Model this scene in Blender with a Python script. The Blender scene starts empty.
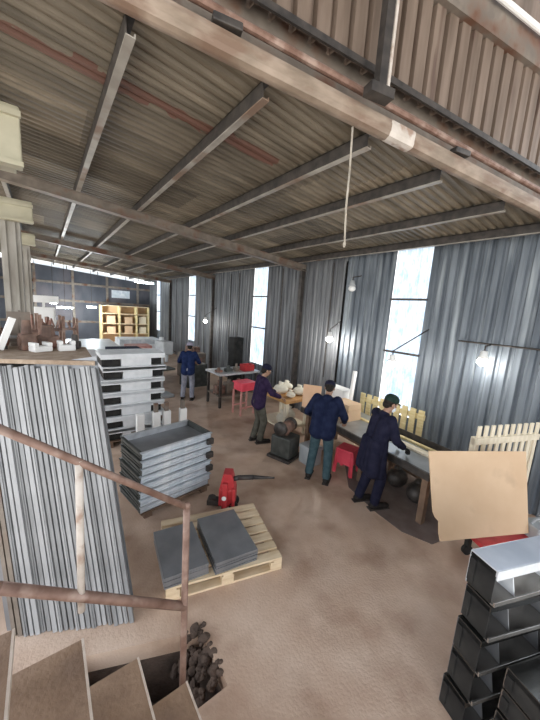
import bpy, bmesh, math, random
from mathutils import Vector, Matrix, Euler
random.seed(7)
PI = math.pi
R = math.radians
SC = bpy.context.scene
COL = SC.collection

# ------------------------------------------------------------------ camera
H = 2.65
yaw, pitch, roll = R(37.2), R(9.43), R(-3.9)
fwd = Vector((math.sin(yaw)*math.cos(pitch), math.cos(yaw)*math.cos(pitch), -math.sin(pitch)))
rt = Vector((math.cos(yaw), -math.sin(yaw), 0))
dn = fwd.cross(rt)
rt2 = rt*math.cos(roll) + dn*math.sin(roll)
dn2 = -rt*math.sin(roll) + dn*math.cos(roll)
cd = bpy.data.cameras.new('camera')
cam = bpy.data.objects.new('camera', cd)
COL.objects.link(cam)
m = Matrix((rt2, -dn2, -fwd)).transposed().to_4x4()
m.translation = Vector((0, 0, H))
cam.matrix_world = m
cd.sensor_fit = 'VERTICAL'
cd.sensor_height = 36
cd.lens = 15.0
cd.clip_start = 0.05
SC.camera = cam

# ------------------------------------------------------------------ materials
def mat(name, c1, c2=None, rough=.6, metal=0., scale=6., detail=5., lo=.35, hi=.65, stretch=(1, 1, 1),
        bump=0., bscale=40., c3=None, c3scale=1.3, c3lo=.52, c3hi=.66, spec=None):
    mt = bpy.data.materials.new(name)
    mt.use_nodes = True
    nt = mt.node_tree
    b = nt.nodes['Principled BSDF']
    b.inputs['Roughness'].default_value = rough
    b.inputs['Metallic'].default_value = metal
    if spec is not None:
        b.inputs['Specular IOR Level'].default_value = spec
    if c2 is None:
        c2 = tuple(v*.82 for v in c1)
    tc = nt.nodes.new('ShaderNodeTexCoord')
    mp = nt.nodes.new('ShaderNodeMapping')
    mp.inputs['Scale'].default_value = stretch
    nt.links.new(tc.outputs['Object'], mp.inputs['Vector'])
    nz = nt.nodes.new('ShaderNodeTexNoise')
    nz.inputs['Scale'].default_value = scale
    nz.inputs['Detail'].default_value = detail
    nt.links.new(mp.outputs[0], nz.inputs['Vector'])
    cr = nt.nodes.new('ShaderNodeValToRGB')
    cr.color_ramp.elements[0].position = lo
    cr.color_ramp.elements[1].position = hi
    cr.color_ramp.elements[0].color = (*c1, 1)
    cr.color_ramp.elements[1].color = (*c2, 1)
    nt.links.new(nz.outputs['Fac'], cr.inputs['Fac'])
    out = cr.outputs['Color']
    if c3 is not None:
        n3 = nt.nodes.new('ShaderNodeTexNoise')
        n3.inputs['Scale'].default_value = c3scale
        n3.inputs['Detail'].default_value = 6
        nt.links.new(mp.outputs[0], n3.inputs['Vector'])
        r3 = nt.nodes.new('ShaderNodeValToRGB')
        r3.color_ramp.elements[0].position = c3lo
        r3.color_ramp.elements[1].position = c3hi
        nt.links.new(n3.outputs['Fac'], r3.inputs['Fac'])
        mx = nt.nodes.new('ShaderNodeMix')
        mx.data_type = 'RGBA'
        nt.links.new(r3.outputs['Color'], mx.inputs[0])
        nt.links.new(out, mx.inputs[6])
        mx.inputs[7].default_value = (*c3, 1)
        out = mx.outputs[2]
    nt.links.new(out, b.inputs['Base Color'])
    if bump:
        nb = nt.nodes.new('ShaderNodeTexNoise')
        nb.inputs['Scale'].default_value = bscale
        nt.links.new(mp.outputs[0], nb.inputs['Vector'])
        bp = nt.nodes.new('ShaderNodeBump')
        bp.inputs['Strength'].default_value = bump
        bp.inputs['Distance'].default_value = .02
        nt.links.new(nb.outputs['Fac'], bp.inputs['Height'])
        nt.links.new(bp.outputs[0], b.inputs['Normal'])
    return mt

def emit(name, col, strength):
    mt = bpy.data.materials.new(name)
    mt.use_nodes = True
    b = mt.node_tree.nodes['Principled BSDF']
    b.inputs['Base Color'].default_value = (*col, 1)
    b.inputs['Emission Color'].default_value = (*col, 1)
    b.inputs['Emission Strength'].default_value = strength
    return mt

def pane_mat(name, c1, c2):
    mt = bpy.data.materials.new(name)
    mt.use_nodes = True
    nt = mt.node_tree
    nt.nodes.remove(nt.nodes['Principled BSDF'])
    tr = nt.nodes.new('ShaderNodeBsdfTranslucent')
    gl = nt.nodes.new('ShaderNodeBsdfGlossy')
    gl.inputs['Roughness'].default_value = .35
    gl.inputs['Color'].default_value = (.5, .5, .5, 1)
    ms = nt.nodes.new('ShaderNodeMixShader')
    ms.inputs[0].default_value = .06
    tc = nt.nodes.new('ShaderNodeTexCoord')
    mp = nt.nodes.new('ShaderNodeMapping')
    mp.inputs['Scale'].default_value = (1, 2.2, 1)
    nz = nt.nodes.new('ShaderNodeTexNoise')
    nz.inputs['Scale'].default_value = 3.2
    nz.inputs['Detail'].default_value = 7
    nz.inputs['Roughness'].default_value = .7
    cr = nt.nodes.new('ShaderNodeValToRGB')
    cr.color_ramp.elements[0].position = .38
    cr.color_ramp.elements[1].position = .62
    cr.color_ramp.elements[0].color = (*c1, 1)
    cr.color_ramp.elements[1].color = (*c2, 1)
    nt.links.new(tc.outputs['Object'], mp.inputs['Vector'])
    nt.links.new(mp.outputs[0], nz.inputs['Vector'])
    nt.links.new(nz.outputs['Fac'], cr.inputs['Fac'])
    nt.links.new(cr.outputs[0], tr.inputs['Color'])
    nt.links.new(tr.outputs[0], ms.inputs[1])
    nt.links.new(gl.outputs[0], ms.inputs[2])
    nt.links.new(ms.outputs[0], nt.nodes['Material Output'].inputs['Surface'])
    return mt

def roof_mat():
    mt = mat('roof_sheet', (.10, .082, .056), (.235, .195, .14), rough=.55, scale=2.2, detail=8, stretch=(.7, 3, 1), lo=.3, hi=.7)
    nt = mt.node_tree
    b = nt.nodes['Principled BSDF']
    src = b.inputs['Base Color'].links[0].from_socket
    tc = nt.nodes.new('ShaderNodeTexCoord')
    sp = nt.nodes.new('ShaderNodeSeparateXYZ')
    nt.links.new(tc.outputs['Object'], sp.inputs[0])
    def M(op, a, bb=None):
        n = nt.nodes.new('ShaderNodeMath')
        n.operation = op
        for i, v in enumerate((a, bb)):
            if v is None:
                continue
            if isinstance(v, (int, float)):
                n.inputs[i].default_value = v
            else:
                nt.links.new(v, n.inputs[i])
        return n.outputs[0]
    X, Y = sp.outputs[0], sp.outputs[1]
    # separate sheets: tone differs from sheet to sheet
    fy = M('FLOOR', M('DIVIDE', Y, .92))
    fx = M('FLOOR', M('DIVIDE', M('ADD', X, M('MULTIPLY', fy, .37)), 1.9))
    cb = nt.nodes.new('ShaderNodeCombineXYZ')
    nt.links.new(fx, cb.inputs[0]); nt.links.new(fy, cb.inputs[1])
    wn = nt.nodes.new('ShaderNodeTexWhiteNoise')
    wn.noise_dimensions = '2D'
    nt.links.new(cb.outputs[0], wn.inputs['Vector'])
    val = M('ADD', M('MULTIPLY', wn.outputs['Value'], .85), .50)
    hs = nt.nodes.new('ShaderNodeHueSaturation')
    nt.links.new(src, hs.inputs['Color'])
    nt.links.new(val, hs.inputs['Value'])
    # rust stripe along the corrugation
    nz = nt.nodes.new('ShaderNodeTexNoise')
    nz.inputs['Scale'].default_value = 5
    nt.links.new(tc.outputs['Object'], nz.inputs['Vector'])
    d = M('ABSOLUTE', M('SUBTRACT', M('ADD', Y, M('MULTIPLY', X, .085)), 3.14))
    d = M('ADD', d, M('MULTIPLY', M('SUBTRACT', nz.outputs['Fac'], .5), .16))
    band = M('LESS_THAN', d, .085)
    band = M('MULTIPLY', band, M('LESS_THAN', X, 2.15))
    band = M('MULTIPLY', band, M('GREATER_THAN', nz.outputs['Fac'], .34))
    mx = nt.nodes.new('ShaderNodeMix')
    mx.data_type = 'RGBA'
    nt.links.new(M('MULTIPLY', band, .8), mx.inputs[0])
    nt.links.new(hs.outputs[0], mx.inputs[6])
    mx.inputs[7].default_value = (.125, .042, .026, 1)
    nt.links.new(mx.outputs[2], b.inputs['Base Color'])
    return mt

M_ = dict(
    roof=roof_mat(),
    wall=mat('wall_sheet', (.088, .107, .13), (.20, .23, .26), rough=.5, metal=.15, scale=3.0, detail=9, stretch=(1, 3.2, .22), lo=.36, hi=.66,
             c3=(.36, .40, .42), c3scale=2.2, c3lo=.55, c3hi=.74),
    wall_dark=mat('wall_sheet_brownish', (.085, .09, .10), (.18, .19, .20), rough=.55, metal=.15, scale=3.0, detail=9, stretch=(1, 3.2, .2),
                  c3=(.28, .29, .30), c3scale=2.5, c3lo=.56, c3hi=.72),
    gable=mat('gable_sheet', (.12, .085, .062), (.215, .16, .123), rough=.6, scale=3, detail=8, stretch=(3, 3, .35), c3=(.10, .06, .045), c3scale=2.5, c3lo=.58, c3hi=.7),
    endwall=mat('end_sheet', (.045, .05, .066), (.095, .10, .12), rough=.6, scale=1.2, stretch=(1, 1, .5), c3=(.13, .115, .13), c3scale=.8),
    floor=mat('concrete_floor', (.52, .36, .26), (.65, .49, .375), rough=.5, scale=2.6, detail=10, lo=.32, hi=.7,
              c3=(.36, .23, .155), c3scale=1.7, c3lo=.48, c3hi=.70, bump=.25, bscale=45),
    dirt=mat('dirt', (.055, .036, .026), (.12, .08, .058), rough=.9, scale=8, bump=.5),
    beam=mat('pale_beam', (.21, .16, .115), (.36, .28, .215), rough=.6, scale=5, detail=9, stretch=(.8, .8, 2), c3=(.20, .13, .09), c3scale=4, c3lo=.50, c3hi=.66),
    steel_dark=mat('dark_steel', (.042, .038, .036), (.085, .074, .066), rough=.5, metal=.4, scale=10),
    steel_brown=mat('brown_steel', (.17, .14, .115), (.26, .22, .18), rough=.55, metal=.2, scale=6, c3=(.16, .08, .05), c3scale=3),
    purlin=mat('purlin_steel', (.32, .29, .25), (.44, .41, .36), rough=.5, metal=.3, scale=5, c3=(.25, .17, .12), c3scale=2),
    rust=mat('rusty_pipe', (.17, .095, .068), (.27, .17, .13), rough=.55, metal=.25, scale=14, c3=(.36, .26, .21), c3scale=6),
    pale_pipe=mat('pale_pipe', (.52, .46, .40), (.62, .56, .5), rough=.6, scale=10, c3=(.35, .24, .18), c3scale=9),
    tread=mat('stair_plate', (.22, .135, .08), (.32, .21, .135), rough=.6, scale=5, detail=9, c3=(.20, .125, .08), c3scale=3, bump=.3),
    nosing=mat('worn_edge', (.55, .45, .36), (.66, .57, .48), rough=.5, scale=20),
    galv=mat('galvanised', (.50, .52, .54), (.66, .68, .70), rough=.42, metal=.55, scale=9, detail=6),
    galv_white=mat('pale_galvanised', (.68, .71, .73), (.80, .82, .84), rough=.4, metal=.08, scale=7),
    galv_blue=mat('bluish_galvanised', (.50, .55, .60), (.64, .68, .72), rough=.4, metal=.15, scale=7, c3=(.74, .76, .78), c3scale=5),
    bar=mat('bar_metal', (.21, .215, .22), (.31, .315, .32), rough=.45, metal=.15, scale=3, stretch=(4, 4, 1)),
    bar_light=mat('bar_metal_light', (.33, .335, .34), (.42, .425, .43), rough=.45, metal=.1, scale=3, stretch=(4, 4, 1)),
    dull=mat('dull_green_metal', (.05, .055, .05), (.10, .105, .098), rough=.5, metal=.4, scale=6),
    plate=mat('dark_grey_plate', (.20, .205, .215), (.27, .275, .285), rough=.33, metal=.4, scale=4),
    plate_edge=mat('grey_plate', (.23, .235, .245), (.30, .305, .31), rough=.4, metal=.5, scale=4),
    pine=mat('pine', (.66, .50, .31), (.80, .65, .45), rough=.7, scale=4, stretch=(1, 6, 6)),
    pine_pale=mat('pale_pine', (.72, .64, .48), (.84, .76, .60), rough=.7, scale=4, stretch=(6, 6, 1)),
    pine_yellow=mat('yellow_pine', (.62, .50, .24), (.76, .64, .36), rough=.7, scale=5, stretch=(2, 1, 6)),
    wood_orange=mat('orange_wood', (.48, .25, .09), (.62, .36, .15), rough=.6, scale=5, stretch=(6, 1, 1)),
    wood_dark=mat('dark_wood', (.12, .075, .05), (.22, .14, .09), rough=.8, scale=6),
    card=mat('cardboard', (.62, .43, .27), (.68, .49, .32), rough=.85, scale=2.5, detail=6, c3=(.46, .31, .20), c3scale=2.3, c3lo=.58, c3hi=.8),
    card_orange=mat('orange_cardboard', (.72, .45, .28), (.78, .52, .34), rough=.85, scale=3),
    dusty=mat('dusty_board', (.30, .22, .155), (.42, .33, .25), rough=.9, scale=14, detail=8, bump=.5, bscale=60),
    black_gloss=mat('black_gloss', (.07, .07, .068), (.11, .108, .10), rough=.16, metal=.9, scale=4),
    black_mat=mat('black_coat', (.018, .018, .018), (.035, .034, .032), rough=.45, scale=8),
    plate_gloss=mat('grey_gloss', (.30, .28, .26), (.40, .38, .35), rough=.2, metal=.8, scale=4),
    silver=mat('silver_flange', (.60, .64, .70), (.74, .77, .82), rough=.3, metal=.6, scale=4),
    mat=mat('dark_floor_patch', (.15, .115, .10), (.20, .16, .145), rough=.5, scale=5),  # dark tone of the flat patch on the floor under the bench
    red=mat('red_paint', (.42, .03, .035), (.56, .055, .06), rough=.4, scale=6),
    red_plastic=mat('red_plastic', (.72, .06, .10), (.80, .10, .14), rough=.35, scale=6),
    pink=mat('faded_red', (.55, .25, .22), (.66, .36, .32), rough=.6, scale=8),
    white=mat('white_paint', (.78, .78, .76), (.86, .86, .84), rough=.5, scale=4),
    beige=mat('beige_steel', (.40, .375, .27), (.50, .47, .35), rough=.55, scale=3, c3=(.50, .46, .33), c3scale=2.5),
    concrete=mat('column_concrete', (.27, .255, .22), (.40, .38, .345), rough=.8, scale=6, stretch=(1, 1, .4), c3=(.25, .23, .2), c3scale=3),
    grey=mat('grey_paint', (.33, .35, .36), (.42, .44, .45), rough=.5, scale=5),
    bench_top=mat('bench_sheet', (.29, .30, .30), (.40, .41, .41), rough=.35, metal=.5, scale=4, detail=7),
    mixed=mat('scrap', (.10, .06, .045), (.26, .16, .12), rough=.7, scale=10, c3=(.34, .16, .12), c3scale=7),
    sack=mat('white_sack', (.72, .68, .56), (.84, .80, .68), rough=.8, scale=8),
    skin=mat('skin', (.30, .17, .11), (.36, .21, .14), rough=.55, scale=20),
    hair=mat('hair', (.012, .01, .009), (.03, .025, .02), rough=.6, scale=60),
    navy=mat('navy_cloth', (.007, .011, .032), (.014, .020, .050), rough=.85, scale=12),
    navy_dark=mat('dark_navy_cloth', (.009, .010, .024), (.018, .018, .036), rough=.85, scale=12),
    blue=mat('blue_cloth', (.010, .019, .062), (.020, .034, .10), rough=.85, scale=12),
    purple=mat('purple_cloth', (.020, .012, .036), (.036, .022, .056), rough=.85, scale=12),
    teal=mat('teal_denim', (.032, .062, .075), (.058, .095, .108), rough=.85, scale=14),
    olive=mat('olive_cloth', (.065, .062, .05), (.11, .105, .085), rough=.85, scale=12),
    pale_trouser=mat('grey_cloth', (.22, .23, .28), (.33, .34, .4), rough=.85, scale=12),
    shoe=mat('shoe_leather', (.018, .016, .015), (.035, .03, .028), rough=.6, scale=20),
    cap=mat('dark_green_cap', (.012, .028, .022), (.022, .042, .034), rough=.8, scale=20),
    mask=mat('pale_mask', (.60, .66, .70), (.7, .75, .78), rough=.8, scale=10),
    pale_hair=mat('grey_cap', (.28, .26, .34), (.38, .36, .44), rough=.8, scale=30),
    rope=mat('rope', (.36, .32, .26), (.46, .42, .36), rough=.9, scale=50),
    pane=pane_mat('polycarbonate', (.28, .38, .52), (.56, .62, .67)),
    strip=pane_mat('polycarbonate_strip', (.75, .8, .86), (.9, .93, .95)),
    bulb=emit('lit_bulb', (1., .97, .9), 14.),
    bulb_cool=emit('lit_tube', (.85, .95, 1.), 22.),
)

for k in ('navy', 'navy_dark', 'blue', 'purple', 'teal', 'olive', 'pale_trouser', 'cap', 'shoe', 'hair', 'black_mat', 'mat'):
    M_[k].node_tree.nodes['Principled BSDF'].inputs['Specular IOR Level'].default_value = .12

# ------------------------------------------------------------------ mesh helpers
class MB:
    def __init__(self):
        self.bm = bmesh.new()
    def box(self, lo, hi, bev=0., mtx=None):
        lo = Vector(lo); hi = Vector(hi)
        t = bmesh.new()
        bmesh.ops.create_cube(t, size=1)
        for v in t.verts:
            v.co = Vector((lo[i] + (v.co[i]+.5)*(hi[i]-lo[i]) for i in range(3)))
        if bev:
            bmesh.ops.bevel(t, geom=list(t.edges), offset=bev, segments=2, affect='EDGES', profile=.6)
        self._in(t, mtx)
        return self
    def _in(self, t, mtx=None):
        if mtx is not None:
            t.transform(mtx)
        me = bpy.data.meshes.new('tmp')
        t.to_mesh(me); t.free()
        self.bm.from_mesh(me)
        bpy.data.meshes.remove(me)
    def cone(self, a, b, ra, rb=None, n=12, caps=True):
        a = Vector(a); b = Vector(b)
        if rb is None: rb = ra
        d = b-a
        t = bmesh.new()
        bmesh.ops.create_cone(t, cap_ends=caps, segments=n, radius1=ra, radius2=rb, depth=d.length)
        q = d.to_track_quat('Z', 'Y').to_matrix().to_4x4()
        self._in(t, Matrix.Translation((a+b)/2) @ q)
        return self
    def path(self, pts, r, n=8):
        for a, b in zip(pts[:-1], pts[1:]):
            self.cone(a, b, r, r, n)
        for p in pts[1:-1]:
            self.ball(p, (r, r, r), n)
        return self
    def ball(self, c, rad, n=12, mtx=None):
        t = bmesh.new()
        bmesh.ops.create_uvsphere(t, u_segments=n, v_segments=max(6, n//2+2), radius=1)
        if isinstance(rad, (int, float)): rad = (rad,)*3
        mm = Matrix.Translation(Vector(c)) @ (mtx if mtx is not None else Matrix.Identity(4)) @ Matrix.Diagonal((*rad, 1))
        self._in(t, mm)
        return self
    def cap(self, a, b, ra, rb=None, n=14):
        """tapered capsule"""
        if rb is None: rb = ra
        self.cone(a, b, ra, rb, n); self.ball(a, ra, n); self.ball(b, rb, n)
        return self
    def bar(self, a, b, w, h, bev=0.):
        """rectangular bar from a to b, w across, h along its own up"""
        a = Vector(a); b = Vector(b); d = b-a
        q = d.to_track_quat('Y', 'Z').to_matrix().to_4x4()
        return self.box((-w/2, -d.length/2, -h/2), (w/2, d.length/2, h/2), bev, Matrix.Translation((a+b)/2) @ q)
    def prism(self, poly, h, mtx=None):
        """polygon in xy extruded along z by h"""
        t = bmesh.new()
        vs = [t.verts.new((x, y, 0)) for x, y in poly]
        f = t.faces.new(vs)
        r = bmesh.ops.extrude_face_region(t, geom=[f])
        for v in r['geom']:
            if isinstance(v, bmesh.types.BMVert): v.co.z += h
        bmesh.ops.recalc_face_normals(t, faces=list(t.faces))
        self._in(t, mtx)
        return self
    def lathe(self, prof, n=20, mtx=None):
        t = bmesh.new()
        rings = []
        for r, z in prof:
            rings.append([t.verts.new((r*math.cos(2*PI*i/n), r*math.sin(2*PI*i/n), z)) for i in range(n)])
        for a, b in zip(rings[:-1], rings[1:]):
            for i in range(n):
                t.faces.new((a[i], a[(i+1) % n], b[(i+1) % n], b[i]))
        self._in(t, mtx)
        return self
    def build(self, name, m, parent=None, smooth=False, loc=None, rot=None):
        bmesh.ops.recalc_face_normals(self.bm, faces=list(self.bm.faces))
        me = bpy.data.meshes.new(name)
        self.bm.to_mesh(me); self.bm.free()
        if smooth:
            for p in me.polygons: p.use_smooth = True
        me.materials.append(M_[m] if isinstance(m, str) else m)
        o = bpy.data.objects.new(name, me)
        COL.objects.link(o)
        if parent: o.parent = parent
        if loc: o.location = loc
        if rot: o.rotation_euler = rot
        return o

def tag(o, label=None, cat=None, group=None, kind=None):
    if label: o['label'] = label
    if cat: o['category'] = cat
    if group: o['group'] = group
    if kind: o['kind'] = kind
    return o

def thing(name, label, cat, loc=(0, 0, 0), rz=0., group=None):
    o = bpy.data.objects.new(name, None)
    o.empty_display_size = .1
    COL.objects.link(o)
    o.location = loc
    o.rotation_euler = (0, 0, rz)
    return tag(o, label, cat, group)

def dup(src, loc=None, rz=None, label=None, group=None):
    def cp(o, par):
        c = o.copy(); COL.objects.link(c)
        if par: c.parent = par
        for ch in list(o.children): cp(ch, c)
        return c
    r = cp(src, None)
    if loc is not None: r.location = loc
    if rz is not None: r.rotation_euler = (0, 0, rz)
    if label: r['label'] = label
    if group: r['group'] = group
    return r

def structure(o): o['kind'] = 'structure'; return o

ORD = ['first', 'second', 'third', 'fourth', 'fifth', 'sixth', 'seventh', 'eighth', 'ninth', 'tenth', 'eleventh', 'twelfth',
       'thirteenth', 'fourteenth', 'fifteenth', 'sixteenth', 'seventeenth', 'eighteenth', 'nineteenth', 'twentieth']
def from_top(i): return 'topmost' if i == 0 else ORD[i] + ' from the top'

# ------------------------------------------------------------------ shell
ENDY = 20.5
WX = 5.5
def roof_z(x): return 4.4 - .086*(x-.5)
BD = Vector((4.76-.49, 1.2-2.25, 4.03-4.4)).normalized()
def beam_pt(x):
    t = (x-.49)/(4.76-.49)
    return Vector((x, 2.25-1.05*t, 4.4-.37*t))
def beam_y(x): return beam_pt(x).y

# floor with the pit under the stair
PX0, PX1, PY0, PYL, PYR, PD = .0, .93, 1.46, 2.26, 1.90, .6
b = MB()
for poly in ([(-4, -4), (PX0, -4), (PX0, ENDY), (-4, ENDY)], [(PX1, -4), (6.2, -4), (6.2, ENDY), (PX1, ENDY)],
             [(PX0, -4), (PX1, -4), (PX1, PY0), (PX0, PY0)], [(PX0, PYL), (PX1, PYR), (PX1, ENDY), (PX0, ENDY)]):
    b.prism(poly, .15, Matrix.Translation((0, 0, -.15)))
structure(b.build('floor', 'floor'))
b = MB()
b.box((PX0-.1, PY0-.1, -PD-.1), (PX1+.1, PYL+.1, -PD))
b.prism([(PX0, PYL), (PX1, PYR), (PX1, PYL+.1), (PX0, PYL+.1)], PD-.15, Matrix.Translation((0, 0, -PD))); b.box((PX0-.1, PY0-.1, -PD), (PX1+.1, PY0, -.15))
b.box((PX0-.1, PY0, -PD), (PX0, PYL, -.15)); b.box((PX1, PY0, -PD), (PX1+.1, PYL, -.15))
structure(b.build('trim_1', 'dirt'))

def corrug(m0, length, pitch, depth, flat=.5):
    """trapezoid profile: list of (s, offset)"""
    out = []; s = 0
    while s < length:
        for ds, o in ((0, 0), (flat*pitch, 0), ((flat+.12)*pitch, depth), (.88*pitch, depth)):
            if s+ds <= length: out.append((s+ds, o))
        s += pitch
    out.append((length, 0))
    return out

# roof: corrugated sheets, ribs across the hall
t = bmesh.new()
prof = []
y = .2
while y < ENDY+.3:
    p = .105
    prof += [(y, 0), (y+p*.35, 0), (y+p*.5, .024), (y+p*.85, .024)]
    y += p
xs = [-2.2, 0.5, 2.5, 4.5, 5.62]
rows = [[t.verts.new((x, yy, roof_z(x)+o)) for x in xs] for yy, o in prof]
for a, c in zip(rows[:-1], rows[1:]):
    for i in range(len(xs)-1):
        t.faces.new((a[i], a[i+1], c[i+1], c[i]))
nrm = Vector((1.05, 4.27, 0)).normalized()
bmesh.ops.bisect_plane(t, geom=list(t.verts)+list(t.edges)+list(t.faces), plane_co=beam_pt(.49)+Vector((0, .02, 0)), plane_no=-nrm, clear_outer=True)
me = bpy.data.meshes.new('ceiling'); t.to_mesh(me); t.free()
me.materials.append(M_['roof'])
o = bpy.data.objects.new('ceiling', me); COL.objects.link(o); structure(o)

# right wall: corrugated bays between translucent strips
WIN = [(2.74, 3.42, .80), (7.62, 8.36, .9), (13.1, 13.85, 1.0), (18.25, 18.9, 1.0)]
def wall_bay(name, y0, y1, z0, z1, m, off=0.):
    t = bmesh.new()
    pr = corrug(0, y1-y0, .155, .034, .52)
    lo = [t.verts.new((WX+off+o, y0+s, z0)) for s, o in pr]
    hi = [t.verts.new((WX+off+o, y0+s, z1)) for s, o in pr]
    for i in range(len(pr)-1):
        t.faces.new((lo[i], lo[i+1], hi[i+1], hi[i]))
    bmesh.ops.recalc_face_normals(t, faces=list(t.faces))
    me = bpy.data.meshes.new(name); t.to_mesh(me); t.free()
    me.materials.append(M_[m])
    o = bpy.data.objects.new(name, me); COL.objects.link(o)
    return structure(o)
edges = [-3.0] + [v for w in WIN for v in w[:2]] + [ENDY]
ztop = roof_z(WX) + .02
seams = {0: [-.6, 1.1], 1: [4.6, 5.75], 2: [9.9, 11.4], 3: [15.6], 4: []}
for k in range(5):
    y0, y1 = edges[2*k], edges[2*k+1]
    cuts = [y0] + seams[k] + [y1]
    for j in range(len(cuts)-1):
        wall_bay('wall_right', cuts[j], cuts[j+1] + (.05 if j < len(cuts)-2 else 0), 0, ztop,
                 'wall' if (k == 0 or (k == 1 and j == 0)) else 'wall_dark', -.012*(j % 2))
for i, (y0, y1, zb) in enumerate(WIN):
    wall_bay('wall_right', y0, y1, 0, zb, 'wall')
    w = structure(thing('window_%d' % (i+1), None, None, (WX, (y0+y1)/2, zb)))
    hw = (y1-y0)/2; hh = roof_z(WX)-zb
    b = MB()
    pr = corrug(0, y1-y0, .11, .016, .5)
    for a, c in zip(pr[:-1], pr[1:]):
        vs = [b.bm.verts.new(v) for v in ((.02+a[1], a[0]-hw, 0), (.02+c[1], c[0]-hw, 0), (.02+c[1], c[0]-hw, hh), (.02+a[1], a[0]-hw, hh))]
        b.bm.faces.new(vs)
    b.build('pane', 'pane', w)
    b = MB()
    for f in (.30, .62):
        zz = hh*(1-f)
        b.box((-.035, -hw-.02, zz-.02), (0, hw+.02, zz+.02))
    b.build('window_rail', 'steel_dark', w)
# wall girts
for gz in (1.25, 2.55, 3.72):
    pass

# left wall (far part) and end wall
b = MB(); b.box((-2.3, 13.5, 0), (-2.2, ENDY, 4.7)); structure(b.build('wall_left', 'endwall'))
b = MB(); b.prism([(-6, -7), (7, -7), (7, beam_y(7)-.3), (-6, beam_y(-6)-.3)], .05, Matrix.Translation((0, 0, 6.6))); structure(b.build('ceiling', 'endwall'))  # unseen high roof over the camera, added to block sky light
t = MB()
def sl(x): return roof_z(x)-.24
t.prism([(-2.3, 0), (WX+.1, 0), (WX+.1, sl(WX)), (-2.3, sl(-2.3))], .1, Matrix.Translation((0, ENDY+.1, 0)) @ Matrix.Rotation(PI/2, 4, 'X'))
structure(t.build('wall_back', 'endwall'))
w = structure(thing('window_5', None, None, (0, ENDY+.05, 0)))
t = MB()
t.prism([(-.35, sl(-.35)), (WX, sl(WX)), (WX, sl(WX)+.2), (-.35, sl(-.35)+.2)], .02, Matrix.Rotation(PI/2, 4, 'X'))
t.build('pane', 'strip', w)
b = MB()
for x in (-.35, 1.1, 2.6, 4.1):
    b.box((x-.02, -.04, sl(x)), (x+.02, 0, sl(x)+.2))
b.build('window_frame', 'steel_dark', w)
w = structure(thing('window_6', None, None, (-.42, ENDY, 2.9)))
b = MB(); b.box((-.06, -.03, 0), (.06, -.01, 1.25)); b.build('pane', 'strip', w)
b = MB(); b.box((-.08, -.04, -.02), (-.06, 0, 1.27)); b.box((.06, -.04, -.02), (.08, 0, 1.27)); b.build('window_frame', 'steel_dark', w)
# dark strips painted in for the shadow gaps where wall sheets overlap
b = MB()
for yy, zz in ((4.62, 0), (5.0, 1.1), (6.9, .4), (9.3, 0), (9.9, 1.0), (10.6, .5), (12.1, 0), (12.6, .9), (14.7, 0), (15.6, .6), (17.2, 0)):
    b.box((WX-.012, yy-.022, zz), (WX+.0, yy+.022, ztop-.15))
structure(b.build('trim_lap_shadow', 'steel_dark'))
# dark bands and panels on the end wall
b = MB()
for z in (1.2, 2.35, 3.3):
    b.box((-2.2, ENDY-.06, z), (WX, ENDY, z+.12))
for x in (-.4, 1.3, 3.0, 4.7):
    b.box((x, ENDY-.08, 0), (x+.12, ENDY, sl(x)))
structure(b.build('trim_2', 'steel_brown'))
b = MB()
for k, (x0, x1, z0, z1) in enumerate(((3.3, 4.3, 2.75, 3.2),)):
    b.box((x0, ENDY-.03, z0), (x1, ENDY-.01, z1))
structure(b.build('trim_3', 'galv_blue'))

# front gable: pale beam, small pipe, corrugated cladding, top girt
bx = Matrix.Translation(Vector((0, 0, 0)))
L0, L1 = -1.8, WX
def along(x, dz=0., off=0.):
    p = beam_pt(x); return p + Vector((0, 0, dz)) - nrm*off
b = MB(); b.bar(along(L0, .01), along(L1, .01), .11, .145, .045)
beam = b.build('gable_beam', 'beam')
tag(beam, 'thick pale timber-coloured beam across the roof edge under the cladding', 'beam')
b = MB(); b.bar(along(2.40, .01, .0), along(2.74, .01, .0), .113, .148, .045)
b.build('pale_band', 'pale_pipe', beam)
b = MB(); b.cone(along(L0, .175, .02), along(L1, .175, .02), .028, n=10)
tag(b.build('conduit_pipe', 'rust'), 'thin rusty pipe running just above the pale beam', 'pipe')
b = MB(); b.bar(along(L0, .40, -.12), along(L1, .40, -.12), .02, .62)
tag(b.build('fascia_board', 'steel_brown'), 'dirty brown board closing the gap above the pale beam', 'board')
b = MB(); b.bar(along(L0, .375, .012), along(L1, .375, .012), .02, .05)
tag(b.build('angle_rail', 'steel_dark'), 'dark steel rail along the bottom of the gable cladding', 'rail')
t = bmesh.new()
Ltot = (along(L1)-along(L0)).length
pr = []
q = 0
while q < Ltot-.2:
    pr += [(q, 0), (q+.112, 0), (q+.126, -.05), (q+.151, -.05)]
    q += .165
dirv = (along(L1)-along(L0)).normalized()
lo = [t.verts.new(along(L0, .36, -.02) + dirv*s - nrm*o) for s, o in pr]
hi = [t.verts.new(along(L0, .36, -.02) + dirv*s - nrm*o + Vector((0, 0, .56 + .40*s/Ltot))) for s, o in pr]
for i in range(len(pr)-1): t.faces.new((lo[i], lo[i+1], hi[i+1], hi[i]))
me = bpy.data.meshes.new('wall_front'); t.to_mesh(me); t.free(); me.materials.append(M_['gable'])
o = bpy.data.objects.new('wall_front', me); COL.objects.link(o); structure(o)
b = MB(); b.bar(along(L0, 1.02, -.03), along(L1, 1.43, -.03), .12, .26)
tag(b.build('top_girt', 'steel_brown'), 'brown steel beam along the top edge of the gable cladding', 'beam')
b = MB(); b.cone(along(L0, 1.12, .08), along(L1, 1.53, .08), .028, n=10)
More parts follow.
